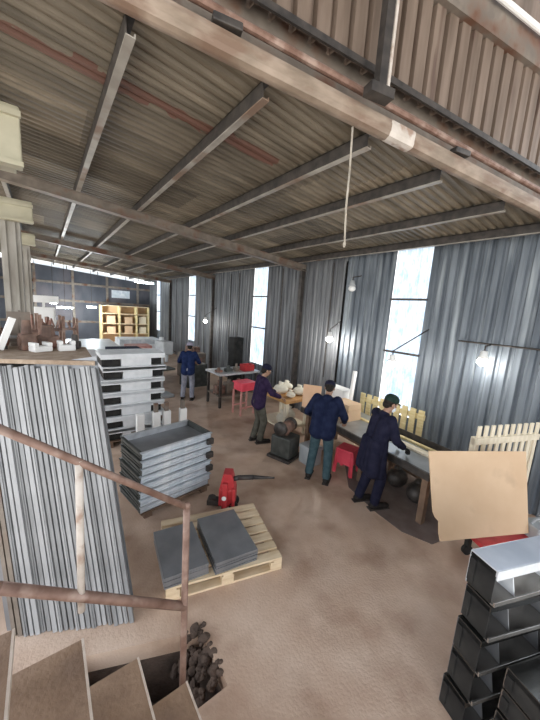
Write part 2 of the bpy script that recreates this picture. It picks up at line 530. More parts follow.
tag(b.build('cable_tube', 'white'), 'white tube along the topmost gable beam', 'tube')
b = MB(); b.bar(along(L0, 1.75, -.05), along(L1, 2.15, -.05), .03, 1.2)
structure(b.build('wall_front', 'gable'))
t = thing('gable_post', 'dark vertical steel post standing on the pale beam before the cladding', 'post', along(2.19, .09, .16), math.atan2(dirv.y, dirv.x))
b = MB(); b.box((-.035, -.035, 0), (.035, .035, 1.15)); b.build('column', 'steel_dark', t)
b = MB(); b.cone((.06, -.02, .05), (.06, -.02, 1.15), .016, n=8); b.build('conduit', 'pale_pipe', t)
b = MB(); b.box((-.11, -.05, -.02), (.11, .05, .05)); b.build('foot_plate', 'steel_dark', t)
for i, x in enumerate((1.05, 3.3)):
    t = MB(); t.box((-.10, -.04, 0), (.10, .04, .05), .01)
    tag(t.build('junction_box', 'steel_dark', loc=along(x, .087, .03), rot=(0, 0, math.atan2(dirv.y, dirv.x))),
        ['black clamp box on the pale beam left of the dark post', 'black clamp box on the pale beam right of the dark post'][i], 'box')

# roof steelwork
PUR = [-.42, .51, 1.40, 2.36, 3.26, 4.30, 5.2]
plab = ['leftmost roof purlin above the beige bracketed columns', 'steel roof purlin meeting the pale beam at the top left of the photo',
        'steel roof purlin, third from the left', 'steel roof purlin in the middle of the roof, fourth from the left',
        'steel roof purlin, third from the corrugated right wall', 'steel roof purlin, second from the corrugated right wall', 'steel roof purlin right against the corrugated wall']
for i, x in enumerate(PUR):
    y0 = beam_y(x)+.09
    z = roof_z(x)
    b = MB()
    # C section: web's shade painted in as dark steel, bottom flange paler
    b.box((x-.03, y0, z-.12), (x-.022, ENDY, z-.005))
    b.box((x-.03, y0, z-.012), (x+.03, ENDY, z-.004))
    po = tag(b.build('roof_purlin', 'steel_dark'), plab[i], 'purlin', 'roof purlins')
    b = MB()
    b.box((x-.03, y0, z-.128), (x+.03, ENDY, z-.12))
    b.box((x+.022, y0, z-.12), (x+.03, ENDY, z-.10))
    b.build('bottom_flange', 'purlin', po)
for i, y in enumerate((6.0, 11.2, 16.3)):
    b = MB(); 
    zb = .13
    b.bar((-2.2, y, roof_z(-2.2)-zb-.07), (WX-.02, y, roof_z(WX)-zb-.07), .10, .13)
    b.bar((-2.2, y, roof_z(-2.2)-zb-.0), (WX-.02, y, roof_z(WX)-zb-.0), .16, .012)
    b.bar((-2.2, y, roof_z(-2.2)-zb-.14), (WX-.02, y, roof_z(WX)-zb-.14), .16, .012)
    tag(b.build('roof_beam', 'steel_brown'),
        ['brown steel roof beam crossing under the purlins, nearest of the three', 'brown steel roof beam crossing under the purlins, middle of the three',
         'brown steel roof beam crossing under the purlins, farthest of the three'][i], 'beam', 'cross beams under the roof')
# wall stanchions on the right wall
for i, y in enumerate((6.0, 11.2, 16.3)):
    b = MB(); b.box((WX-.14, y-.05, 0), (WX-.03, y+.05, roof_z(WX)-.22))
    tag(b.build('wall_post', 'steel_dark'), ['dark steel post on the corrugated wall, nearest of three', 'dark steel post on the corrugated wall, middle of three',
        'dark steel post on the corrugated wall, farthest of three'][i], 'post', 'posts on the right wall')
b = MB(); b.cone((WX-.03, -1.5, 2.36), (WX-.03, 2.1, 2.36), .014, n=8)
tag(b.build('wall_conduit', 'steel_dark'), 'thin dark conduit running level along the right wall', 'conduit')

# left columns with beige brackets
for i, y in enumerate((4.0, 6.8, 10.6)):
    t = thing('crane_column', ['pale column with large beige bracket at the left edge, nearest', 'pale column with beige bracket, second along the left side',
                        'pale column with small beige bracket, farthest on the left'][i], 'column', ((-.42, -.36, -.33)[i], y, 0), 0, 'columns along the left side')
    b = MB(); b.box((-.16, 0, 0), (.1 if i else .04, .3, 4.2 if i == 0 else 4.1)); b.build('shaft', 'concrete', t)
    b = MB(); zt = roof_z(-.1)-.14
    zt = (zt, 4.14, 4.2)[i]; bw = (.32, .28, .22)[i]; zb = (3.8, 3.8, 3.9)[i]
    b.box((-.2, -.12, zb), (bw, .0, zt), .015)
    b.box((-.2, .0, zb+.06), (bw-.06, .34, zt), .01)
    b.build('bracket', 'beige', t)
    b = MB(); b.box((-.2, -.16, zb), (bw+.01, -.12, zb+.04)); b.box((-.2, -.16, zt-.1), (bw+.01, -.12, zt-.05)); b.build('bracket_flange', 'beige', t)
    b = MB()
    b.box((-.13, -.03, 0), (-.08, -.001, 3.8)); b.box((.0, -.03, 0), (.04, -.001, 3.8)); b.build('edge_strip', 'concrete', t)

# ------------------------------------------------------------------ stair in the foreground
st = thing('staircase', 'brown steel plate stair going down at the bottom left corner', 'stairs', (0, 0, 0))
TR = [(-.72, 1.63, 1.60), (-.45, 1.36, 1.60), (-.18, 1.09, 1.61), (.09, .82, 1.63), (.36, .55, 1.575), (.625, .28, 1.47)]
for nx, z, yf in TR:
    b = MB(); b.box((nx-.31, .25, z-.02), (nx, yf, z), .003); b.box((nx-.012, .25, z-.05), (nx, yf, z-.02))
    tr = b.build('tread', 'tread', st)
    b = MB(); b.box((nx-.007, .25, z-.03), (nx+.004, yf, z+.004), .001); b.build('nosing', 'nosing', tr)
b = MB()
b.bar((-.9, .27, 1.42), (.66, .27, -.14), .03, .14)
b.build('stringer', 'rust', st)
b = MB(); b.bar((-.9, 1.44, 1.38), (.60, 1.44, -.12), .03, .12); b.build('stringer', 'rust', st)
b = MB()
for yy in (.32, 1.40): b.box((.50, yy-.03, 0), (.58, yy+.03, .25))
b.build('footing', 'rust', st)
rl = thing('stair_railing', 'rusty pipe railing along the far side of the stair', 'railing', (.63, 1.55, 0))
b = MB(); b.cone((0, 0, -PD), (0, 0, 1.47), .021, n=12); b.ball((0, 0, 1.47), .023); b.build('post', 'rust', rl, True)
b = MB(); b.cone((0, 0, 1.46), (-.80, 0, 2.11), .018, n=12); b.cone((-.80, 0, 2.11), (-1.5, 0, 2.68), .018, n=12); b.build('top_rail', 'rust', rl, True)
b = MB(); b.cone((0, 0, .765), (-.84, 0, 1.385), .026, n=12); b.cone((-.84, 0, 1.385), (-1.5, 0, 1.87), .026, n=12); b.build('middle_rail', 'rust', rl, True)
b = MB(); b.cone((-.545, .0, 1.08), (-.53, 0, 1.90), .017, n=12)
b.build('baluster', 'pale_pipe', rl, True)['label'] = 'pale upright bar between the two rails'
b = MB()
rr = random.Random(3)
for k in range(80):
    x = .70+rr.random()*.27; yy = 1.56+rr.random()*.42
    s = .018+rr.random()*.035
    zz = -.05 + rr.random()*.05 if x > .92 or yy > PYL-(x-PX0)*.387-.02 else -.30 + (x-.70)*1.25
    b.ball((x, yy, zz), (s, s*(.6+rr.random()*.6), s*.7), 6, Euler((rr.random()*3, rr.random()*3, 0)).to_matrix().to_4x4())
tag(b.build('rubble', 'dirt'), 'heap of broken concrete rubble in the pit behind the railing post', 'rubble', kind='stuff')

# ------------------------------------------------------------------ leaning bars on the left
BDIR = Vector((-.08, .27, 1.0))
B0, B1 = Vector((-.17, 2.60, 0)), Vector((.49, 2.27, 0))
n = 18
ax = (B1-B0).normalized()
for i in range(-4, n):
    f = (i+.5)/n
    base = B0.lerp(B1, f)
    Ln = 2.152 + random.uniform(-.015, .015)
    dz = BDIR.normalized()
    yv = dz.cross(ax).normalized()
    mt = Matrix((yv.cross(dz), yv, dz)).transposed().to_4x4()
    # channel section: web to the front, two flanges behind it
    w, d, th = .0285+random.uniform(-.003, .006), .024, .003
    b = MB()
    b.box((-w/2, -th, 0), (w/2, 0, Ln)); b.box((-w/2, 0, 0), (-w/2+th, d, Ln)); b.box((w/2-th, 0, 0), (w/2, d, Ln))
    if i % 3 == 1:
        b.box((-.004, -th-.006, 0), (.004, -th, Ln))
    mname = 'steel_brown' if i in (-3, -4) else ('bar_light' if i % 4 in (0, 3) else 'bar')
    o = b.build('metal_bar', mname)
    o.matrix_world = Matrix.Translation(base+Vector((0, random.uniform(-.012, .012), .002))) @ mt
    if i >= 0:
        lb = 'grey metal channel bar leaning in the bundle behind the railing, %s from its right edge' % ('nearest' if i == n-1 else ORD[n-1-i])
    else:
        lb = ['metal bar at the far left of the leaning bundle, outermost', 'brown metal bar at the left of the leaning bundle, second outermost',
              'metal bar at the left of the leaning bundle, third outermost', 'grey metal bar at the left of the leaning bundle, fourth outermost'][i+4]
    tag(o, lb, 'bar', 'metal bars leaning in the bundle')
# dark sheet behind the bars
b = MB()
dz = BDIR.normalized(); yv = dz.cross(ax).normalized()
mt = Matrix((yv.cross(dz), yv, dz)).transposed().to_4x4()
b.box((-.22, .05, .01), ((B1-B0).length-.01, .062, 2.12))
o = b.build('backing_sheet', 'plate'); o.matrix_world = Matrix.Translation(B0) @ mt
tag(o, 'dark sheet metal panel leaning behind the bundle of grey bars', 'sheet')
rk = thing('storage_rack', 'dark steel rack carrying the dusty board behind the leaning bars', 'rack', (0, 3.35, 0))
for x, y in ((-.52, -.03), (.16, -.20), (-.5, .62), (.20, .35)):
    b = MB(); b.box((x-.03, y-.03, 0), (x+.03, y+.03, 2.06)); b.build('leg', 'steel_dark', rk)
b = MB()
b.bar((-.55, .0, 2.06), (.2, -.17, 2.06), .05, .05); b.bar((-.53, .62, 2.06), (.24, .36, 2.06), .05, .05)
b.bar((-.52, -.03, 2.04), (-.5, .62, 2.04), .04, .04); b.bar((.16, -.2, 2.04), (.2, .35, 2.04), .04, .04)
b.build('frame', 'steel_dark', rk)
for zz in (.5, 1.2):
    b = MB(); b.box((-.5, -.05, zz), (.18, .45, zz+.03)); b.build('shelf', 'steel_dark', rk)
b = MB()
b.prism([(-.70, 3.33), (.325, 2.86), (.34, 3.74), (-.66, 4.20)], .035, Matrix.Translation((0, 0, 2.09)))
o = tag(b.build('dusty_board', 'dusty'), 'dusty brown board lying on top of the leaning bar bundle', 'board')
TOPZ = 2.126

# clutter on the dusty board
t = thing('gear_motor', 'brown electric motor on the dusty board at the left edge', 'motor', (-.40, 3.72, TOPZ), .5)
b = MB(); b.cone((-.13, 0, .1), (.1, 0, .1), .09, n=18); b.build('housing', 'mixed', t, True)
b = MB()
for k in range(6): b.cone((-.1+k*.03, 0, .1), (-.095+k*.03, 0, .1), .1, n=18)
b.build('cooling_fins', 'mixed', t)
b = MB(); b.cone((.1, 0, .1), (.2, 0, .1), .02, n=12); b.build('shaft', 'galv', t, True)
b = MB(); b.box((-.1, -.09, 0), (.08, .09, .03)); b.build('foot', 'steel_dark', t)
t = MB(); t.bar((0, 0, .02), (.10, .03, .30), .035, .05, .004)
tag(t.build('timber_offcut', 'white', loc=(-.33, 3.52, TOPZ)), 'pale timber offcut standing slanted against the brown motor', 'offcut')
for k, (x, y, w, d, h, m, lb) in enumerate((
        (-.14, 3.62, .10, .10, .20, 'mixed', 'rust brown steel block on the dusty board, right of the motor'),
        (-.04, 3.50, .13, .10, .06, 'white', 'white plastic block on the dusty board, middle of the row'),
        (.02, 3.74, .16, .09, .16, 'mixed', 'rust brown casting at the back of the dusty board'),
        (.16, 3.52, .12, .09, .07, 'white', 'white plastic block on the dusty board near its right end'),
        (.24, 3.66, .08, .08, .10, 'steel_dark', 'black steel block at the right end of the dusty board'),
        (-.20, 3.95, .16, .1, .24, 'steel_brown', 'brown upright bracket behind the motor on the board'))):
    b = MB()
    if m == 'white':
        b.box((-w/2, -d/2, 0), (w/2, d/2, h*.6), .008); b.box((-w/2, -d/2, h*.6), (-w/4, d/2, h), .004); b.box((w/4, -d/2, h*.6), (w/2, d/2, h), .004)
    elif 'bracket' in lb:
        b.box((-w/2, -d/2, 0), (w/2, d/2, .02)); b.box((-w/2, d/2-.02, 0), (w/2, d/2, h)); b.prism([(0, 0), (d, 0), (d, h)], .015, Matrix.Translation((0, -d/2, .01)) @ Matrix.Rotation(PI/2, 4, 'Z') @ Matrix.Rotation(PI/2, 4, 'X'))
    else:
        b.box((-w/2, -d/2, 0), (w/2, d/2, h*.55), .012); b.cone((0, 0, h*.5), (0, 0, h), w*.36, w*.28, 14); b.cone((-w*.6, 0, h*.3), (w*.6, 0, h*.3), h*.16, n=10)
    o = b.build(['steel_block', 'plastic_block', 'casting', 'plastic_block', 'steel_block', 'bracket'][k], m, loc=(x, y, TOPZ), rot=(0, 0, random.uniform(-.5, .5)))
    o.scale = (1.15, 1.15, 1.4)
    tag(o, lb, ['block', 'block', 'casting', 'block', 'block', 'bracket'][k])

# ------------------------------------------------------------------ pallet with two stacks of plates
PA = -.25
pal = thing('timber_pallet', 'pale pine pallet carrying two stacks of dark plates', 'pallet', (.76, 2.30, 0), PA)
PW, PDp = 1.14, .92
for k in range(3):
    b = MB(); y = (0, PDp/2-.045, PDp-.09)[k]
    b.box((0, y, 0), (PW, y+.09, .02)); b.build('bottom_board', 'pine', pal)
    for x in (0, PW/2-.06, PW-.12):
        b = MB(); b.box((x, y, .02), (x+.12, y+.09, .10), .003); b.build('block', 'pine', pal)
for x in (0, PW/2-.05, PW-.1):
    pass
for k in range(7):
    b = MB(); y = k*(PDp-.1)/6
    b.box((0, y, .118), (PW, y+.10, .14), .002); b.build('deck_board', 'pine', pal)
for k in range(3):
    b = MB(); x = (0, PW/2-.045, PW-.09)[k]
    b.box((x, 0, .10), (x+.09, PDp, .118)); b.build('bearer', 'pine', pal)
for s, (px, py, wx, wy, nz) in enumerate(((.985, 2.575, .41, .62, 6), (1.46, 2.495, .44, .67, 6))):
    for k in range(nz):
        th = .021
        j = random.uniform(-.006, .006)
        b = MB()
        b.box((-wx/2, -wy/2, 0), (wx/2, wy/2, th-.003), .003)
        o = b.build('steel_plate', 'plate', loc=(px+j, py+j, .141+k*th), rot=(0, 0, -.145+random.uniform(-.012, .012)))
        tag(o, 'dark grey steel plate in the %s stack on the pine pallet, %s' % (('left', 'right')[s], from_top(nz-1-k)), 'plate', 'plates on the pine pallet')

# ------------------------------------------------------------------ stacks of sheet-metal trays
def rim_tray(w, d, h, mfront, mside, mback):
    t = thing('metal_tray', '', 'tray')
    th = .006
    b = MB(); b.box((0, 0, 0), (w, th, h*.92)); 
    # shallow pressed ribs on the front
    b.cone((.02, -.002, h*.3), (w-.12, -.004, h*.34), .008, n=8); b.cone((.02, -.002, h*.68), (w-.12, -.006, h*.62), .008, n=8)
    b.box((-.012, -.02, h*.88), (w+.012, .03, h*.95), .002)
    b.build('front_panel', mfront, t)
    b = MB(); b.box((0, 0, 0), (th, d, h*.92)); b.box((-.014, 0, h*.86), (.02, d, h*.94)); b.box((-.008, .05, h*.3), (0, d-.05, h*.36)); b.build('side_panel', mside, t)
    b = MB(); b.box((w-th, 0, 0), (w, d, h*.92)); b.box((w-.02, 0, h*.86), (w+.014, d, h*.94)); b.build('side_panel', mside, t)
    b = MB(); b.box((0, d-th, 0), (w, d, h*.92)); b.box((0, d-.03, h*.88), (w, d+.012, h*.95)); b.build('back_panel', mback, t)
    b = MB(); b.box((0, 0, 0), (w, d, .006)); b.build('bottom', 'plate_edge', t)
    return t
crx, cry, crr = .84, 3.50, .165
sk = thing('timber_skid', 'low timber skid under the near stack of metal trays', 'skid', (crx, cry, 0), crr)
for x in (.04, .46, .86):
    b = MB(); b.box((x, 0, 0), (x+.1, .62, .06)); b.build('runner', 'wood_dark', sk)
b = MB(); b.box((0, 0, .06), (1.0, .1, .08)); b.build('deck_board', 'wood_dark', sk)
b = MB(); b.box((0, .5, .06), (1.0, .6, .08)); b.build('deck_board', 'wood_dark', sk)
proto = rim_tray(1.0, .62, .10, 'galv_blue', 'dull', 'galv')
NT = 8
for k in range(NT):
    o = proto if k == 0 else dup(proto)
    j = random.uniform(-.02, .02)
    o.location = (crx+j, cry+random.uniform(-.015, .015), .08+k*.1)
    o.rotation_euler = (0, 0, crr+random.uniform(-.02, .02))
    o['label'] = 'bluish sheet-metal tray in the low stack behind the plate pallet, %s' % from_top(NT-1-k)
    o['group'] = 'trays in the low stack'
# dark blocks stand in for the shaded gaps at the low stack's right end
for k in range(3):
    t = MB(); zz = .34+k*.2
    t.box((0, 0, 0), (.10, .05, .085), .012); t.cone((.05, -.01, .045), (.05, .0, .045), .03, n=12)
    mm = Matrix.Translation((crx, cry, 0)) @ Matrix.Rotation(crr, 4, 'Z')
    o = t.build('gap_block', 'steel_dark'); o.matrix_world = mm @ Matrix.Translation((.90, -.075, zz))
    tag(o, 'dark block in place of a shaded gap at the right end of the low tray stack, %s' % ['lowest', 'middle', 'uppermost'][k], 'clamp', 'gap blocks on the low tray stack')

def notch_tray(w, d, h):
    t = thing('metal_panel_tray', '', 'tray')
    b = MB(); b.box((w*.30, 0, 0), (w*.77, d, h-.04), .004); b.build('body', 'galv_white', t)
    b = MB(); b.box((0, -.02, h-.075), (w, d+.02, h-.003), .006); b.box((.0, -.02, h-.09), (w, -.01, h-.02)); b.build('flange', 'galv_white', t)
    for x0, x1 in ((.02*w, .29*w), (.78*w, .95*w)):
        b = MB(); b.box((x0, .03, .005), (x1, d-.03, h-.08), .004)
        b.box((x0+.03, .015, .05), (x1-.03, .04, h-.11)); b.build('end_bracket', 'black_mat', t)
    return t
NTT = 7
pr2 = notch_tray(1.08, .6, .228)
for k in range(NTT):
    o = pr2 if k == 0 else dup(pr2)
    o.location = (.74+random.uniform(-.02, .02), 5.72+random.uniform(-.01, .01), .12+k*.228)
    o.rotation_euler = (0, 0, random.uniform(-.015, .02))
    o['label'] = 'pale notched metal tray in the tall stack, %s' % from_top(NTT-1-k)
    o['group'] = 'trays in the tall stack'
sk2 = thing('timber_skid', 'timber skid under the tall stack of notched trays', 'skid', (.76, 5.7, 0))
for x in (.05, .5, .95):
    b = MB(); b.box((x, 0, 0), (x+.09, .62, .10)); b.build('runner', 'wood_dark', sk2)
b = MB(); b.box((0, 0, .10), (1.06, .62, .12)); b.build('deck', 'wood_dark', sk2)
# long boxes resting on top of the tall stack, behind
# row of short posts
ps = thing('post_stand', 'low stand with four white-wrapped short posts behind the low tray stack', 'stand', (1.16, 5.25, 0))
b = MB(); b.box((0, 0, 0), (1.0, .4, .10)); b.box((.02, .03, .10), (.98, .37, .28), .01); b.build('base', 'steel_brown', ps)
for x in (.08, .36, .55, .86):
    b = MB(); b.box((x, .1, .28), (x+.07, .17, .84 if x > .3 else .66)); po = b.build('post', 'steel_brown', ps)
    b = MB(); b.box((x-.02, .08, .32), (x+.11, .19, .68), .01); b.build('wrapping', 'white', po)

# red floor jack
j = thing('floor_jack', 'red floor jack with dark handle beside the low tray stack', 'jack', (1.86, 3.20, 0), R(-38))
b = MB(); b.box((-.10, -.09, .05), (.12, .09, .30), .02); b.prism([(-.10, .0), (.12, .0), (.06, .24), (-.05, .24)], .16, Matrix.Translation((0, .08, .27)) @ Matrix.Rotation(PI/2, 4, 'X')); b.build('pump_body', 'red', j)
b = MB(); b.box((-.05, -.13, .02), (.02, -.085, .40), .01); b.box((.08, -.12, .02), (.12, -.085, .33), .01); b.build('side_plate', 'red', j)
for s in (-1, 1):
    b = MB(); b.cone((.10, s*.07-.02, .06), (.10, s*.07+.02, .06), .06, n=16); b.build('wheel', 'black_mat', j, True)
b = MB(); b.box((-.26, -.06, .03), (-.08, .06, .10), .01); b.cone((-.2, 0, .1), (-.2, 0, .13), .05, n=16); b.build('lift_arm', 'steel_dark', j)
b = MB(); b.path([(.06, 0, .40), (.14, 0, .43), (.34, .02, .44)], .032, 10); b.cone((.34, .02, .44), (.62, .03, .45), .028, .012, 10); b.build('handle', 'steel_dark', j, True)
b = MB(); b.cone((-.02, -.131, .2), (-.02, -.138, .2), .03, n=16); b.build('gauge_cover', 'white', j)

# ------------------------------------------------------------------ near stack of black trays at the bottom right
LD = Vector((.93, -.35, 0)).normalized()
def near_tray(L, D, Hh, top):
    t = thing('black_metal_tray', '', 'tray')
    # local: x long, y depth (away from the viewer), z up
    b = MB(); b.box((0, 0, 0), (.006, D, Hh-.02), .002); b.box((0, 0, Hh-.055), (.03, D, Hh-.02), .003)
    b.box((-.012, D-.05, .03), (.004, D-.01, Hh-.05), .003); b.build('end_plate', 'black_mat', t)
    b = MB(); b.box((0, 0, Hh-.022), (L, D, Hh-.012), .003)
    b.box((0, -.004, Hh-.055), (L, .004, Hh-.012), .002)
    b.build('top_flange', 'silver' if top else 'black_gloss', t)
    if top:
        b = MB(); b.box((0, -.012, Hh-.075), (L, -.005, Hh-.012), .002); b.build('front_lip', 'galv_white', t)
    b = MB(); b.box((0, D-.008, 0), (L, D, Hh-.02)); b.build('back_web', 'galv_white' if top else 'plate', t)
    b = MB(); b.box((0, -.02, 0), (L, D, .006), .002); b.box((0, -.026, 0), (L, -.016, .03), .002); b.build('bottom_flange', 'plate_gloss', t)
    for x in (.20, .55, .9):
        b = MB(); b.prism([(0, .005), (D-.02, .005), (D-.02, Hh-.03), (D*.3, Hh-.03)], .006, Matrix.Translation((x, 0, 0)) @ Matrix.Rotation(PI/2, 4, 'Z') @ Matrix.Rotation(PI/2, 4, 'X'))
        b.build('gusset', 'galv_white' if top else 'plate_edge', t)
    return t
A = Vector((2.16, .53, 0)); Bp = Vector((2.085, .385, 0))
ND = 5
HT = 1.22/ND
ang = math.atan2(LD.y, LD.x)
pt = near_tray(1.3, .168, HT, False)
topt = near_tray(1.3, .168, HT, True)
for k in range(ND):
    o = topt if k == ND-1 else (pt if k == 0 else dup(pt))
    o.location = (Bp.x+random.uniform(-.014, .014), Bp.y+random.uniform(-.012, .012), k*HT+.001)
    o.rotation_euler = (0, 0, ang+random.uniform(-.025, .025) if k < ND-1 else ang)
    o['label'] = 'glossy black metal tray in the narrow bottom right stack, %s' % from_top(ND-1-k)
    o['group'] = 'black trays in the near stack'
# second row of trays in front, lower
pt2 = near_tray(1.2, .30, .16, False)
for ch in pt2.children:
    if ch.name.startswith(('bottom_flange', 'back_web')):
        ch.data.materials[0] = M_['plate_gloss']
fr = Vector((-.35, -.93, 0)).normalized()
for k in range(4):
    o = pt2 if k == 0 else dup(pt2)
    p = Bp + fr*.40 + LD*(.10 + random.uniform(-.006, .006))
    o.location = (p.x, p.y, k*.16+.001)
    o.rotation_euler = (0, 0, ang+random.uniform(-.008, .008))
    o['label'] = 'wide black metal tray in the bottom right corner stack, %s' % from_top(3-k)
    o['group'] = 'black trays in the lower row'

# ------------------------------------------------------------------ workbenches
wb = thing('workbench', 'long timber workbench with grey sheet top along the corrugated wall', 'workbench', (3.73, 1.5, 0), -.115)
BL, BW, BH = 2.72, 1.0, .78
def bxx(y): return 3.73+.1155*(y-1.5)
b = MB(); b.box((.03, 0, BH-.012), (BW, BL, BH), .002); b.build('top_sheet', 'bench_top', wb)
b = MB(); b.box((0, 0, BH-.10), (.035, BL, BH-.0), .003); b.build('front_rail', 'steel_dark', wb)
b = MB(); b.box((.035, 0, BH-.05), (BW, BL, BH-.012)); b.build('deck', 'pine_yellow', wb)
for x, y in ((.10, .06), (.10, 1.12), (.10, 2.56), (.86, .06), (.86, 1.12), (.86, 2.56)):
    b = MB(); b.box((x, y, 0), (x+.08, y+.08, BH-.05), .003); b.build('leg', 'wood_dark', wb)
b = MB(); b.box((.86, .1, .16), (.90, 2.6, .25)); b.build('stretcher', 'wood_dark', wb)
b = MB(); b.box((.64, .0, BH), (.70, BL, BH+.03), .003); b.build('back_strip', 'pine_yellow', wb)
t = MB(); t.box((0, 0, 0), (.10, 1.05, .012)); t.box((0, 0, 0), (.012, 1.05, .10)); t.box((.088, 0, 0), (.10, 1.05, .06))
tag(t.build('steel_channel', 'steel_dark', loc=(4.50, 1.52, BH+.001), rot=(0, 0, -.115)), 'dark steel channel lying along the back of the workbench', 'channel')
t = MB(); t.box((0, 0, 0), (.12, 1.1, .03), .003)
tag(t.build('timber_strip', 'pine_pale', loc=(4.16, 1.62, BH+.001), rot=(0, 0, -.09)), 'pale timber strip lying on the grey bench top before the dark channel', 'timber')
# pale timber crate offcuts at the back, below the translucent strip
t = thing('back_pallet', 'pale timber crate wall standing behind the workbench under the bright strip', 'crate', (5.12, 2.3, 0))
for k in range(9):
    b = MB(); b.box((0, k*.15, .0), (.025, k*.15+.1, 1.12)); b.build('slat', 'pine_yellow', t)
for z in (.2, .95):
    b = MB(); b.box((.025, 0, z), (.06, 1.3, z+.09)); b.build('rail', 'pine_yellow', t)
# beige brick-like bundle
for k in range(3):
    t = MB(); t.box((0, 0, 0), (.34, .40, .10), .006); t.box((-.004, .08, -.001), (.344, .11, .101)); t.box((-.004, .29, -.001), (.344, .32, .101))
    tag(t.build('carton_pack', 'card', loc=(4.22, 3.18, BH+.001+k*.101), rot=(0, 0, .03*k-.1)), 'flat beige carton pack on the bench left of the capped worker, %s' % from_top(2-k), 'carton', 'carton packs on the bench')
t = MB(); t.box((0, 0, 0), (.02, .36, .46), .003)
tag(t.build('cardboard_sheet', 'card_orange', loc=(4.30, 3.93, BH+.001), rot=(0, .0, .64)), 'small orange-brown cardboard sheet upright on the bench left of the navy worker', 'cardboard')
t = MB(); t.box((0, 0, 0), (.25, .5, .42), .01); t.box((-.005, .0, .38), (.255, .5, .425), .005)
tag(t.build('white_carton', 'white', loc=(4.57, 3.62, BH+.003), rot=(0, 0, -.1)), 'white carton on the bench behind the navy worker', 'carton')
t = MB(); t.cone((4.62, 3.48, BH+.002), (4.66, 3.46, 1.62), .04, .04, 12)
tag(t.build('white_tube', 'white'), 'white tube standing upright on the bench right of the navy worker', 'tube')
# second bench
w2 = thing('timber_bench', 'orange timber-topped workbench beside the farthest standing worker', 'workbench', (3.84, 4.42, 0))
b = MB(); b.box((0, 0, .79), (.75, 1.0, .85), .004); b.build('top', 'wood_orange', w2)
for x, y in ((.04, .04), (.04, .88), (.62, .04), (.62, .88)):
    b = MB(); b.box((x, y, 0), (x+.08, y+.08, .79)); b.build('leg', 'pine_pale', w2)
b = MB(); b.box((.04, .04, .2), (.70, .96, .24)); b.build('shelf', 'pine_pale', w2)
for k, (x, y, s) in enumerate(((4.14, 4.98, .16), (4.44, 4.70, .14), (4.44, 5.14, .14), (4.12, 4.62, .10))):
    t = MB(); t.ball((0, 0, s*.62), (s, s*1.1, s*.64), 14); t.cone((0, .02, s*1.1), (.03, .03, s*1.5), s*.3, s*.42, 10)
    tag(t.build('white_sack', 'sack', None, True, loc=(x, y, .85)), 'small cream sack on the orange bench, %s' % ['front left one by the worker', 'right one by the wall', 'back one by the wall', 'smallest front one'][k], 'sack', 'cream sacks on the orange bench')
# machine between the benches
mc = thing('grinding_machine', 'dark grinding machine on the floor left of the navy worker', 'machine', (3.46, 3.92, 0), .3)
b = MB(); b.box((-.18, -.2, .05), (.18, .2, .42), .02); b.build('cabinet', 'dull', mc)
b = MB(); b.box((-.24, -.24, 0), (.24, .24, .05), .01); b.build('foot', 'steel_dark', mc)
b = MB(); b.cone((-.12, 0, .56), (.12, 0, .56), .11, n=18); b.box((-.05, -.05, .42), (.05, .05, .5)); b.build('motor', 'mixed', mc, True)
for s in (-1, 1):
    b = MB(); b.cone((s*.15, 0, .56), (s*.19, 0, .56), .10, n=20); b.build('wheel', 'grey', mc, True)
    b = MB(); b.cone((s*.13, .02, .57), (s*.205, .02, .57), .125, n=20, caps=True); b.build('wheel_guard', 'steel_dark', mc, True)
t = MB(); t.box((-.13, -.15, 0), (.13, .15, .32), .012); t.box((-.14, -.16, .28), (.14, .16, .34), .008)
tag(t.build('grey_bin', 'grey', loc=(3.70, 3.50, 0), rot=(0, 0, .0)), 'grey lidded bin on the floor beside the dark grinding machine', 'bin')
# red stool
sp = thing('plastic_stool', 'bright red plastic stool between the navy worker and the bench', 'stool', (4.05, 2.97, 0), .25)
b = MB(); b.box((-.15, -.15, .40), (.15, .15, .44), .012); b.build('seat', 'red_plastic', sp)
for sx in (-1, 1):
    for sy in (-1, 1):
        b = MB(); b.bar((sx*.15, sy*.15, 0), (sx*.125, sy*.125, .41), .055, .05, .005); b.build('leg', 'red_plastic', sp)
b = MB()
for sx in (-1, 1):
    b.box((sx*.14-.008, -.14, .18), (sx*.14+.008, .14, .40)); b.box((-.14, sx*.14-.008, .18), (.14, sx*.14+.008, .40))
b.build('skirt', 'red_plastic', sp)
# bag under bench
for k, (x, y) in enumerate(((4.42, 2.25), (4.3, 1.85))):
    t = MB(); t.ball((0, 0, .15), (.19, .15, .15), 14); t.ball((.04, .02, .27), (.08, .07, .07), 10)
    tag(t.build('scrap_bag', 'steel_dark', None, True, loc=(x, y, 0)), 'dark scrap bag on the floor under the workbench, %s' % ['farther one', 'nearer one'][k], 'bag', 'scrap bags under the workbench')
b = MB(); b.prism([(3.70, 2.62), (3.54, 2.0), (3.50, 1.62), (3.62, 1.30), (4.0, 1.22), (4.3, 1.25), (5.1, 2.0), (5.1, 3.2), (4.4, 3.3)], .006, Matrix.Translation((0, 0, .001)))  # thin dark polygon lying on the floor under the near bench end
tag(b.build('dark_floor_patch', 'mat'), 'dark grey flat patch on the floor under the near end of the workbench', 'mat')

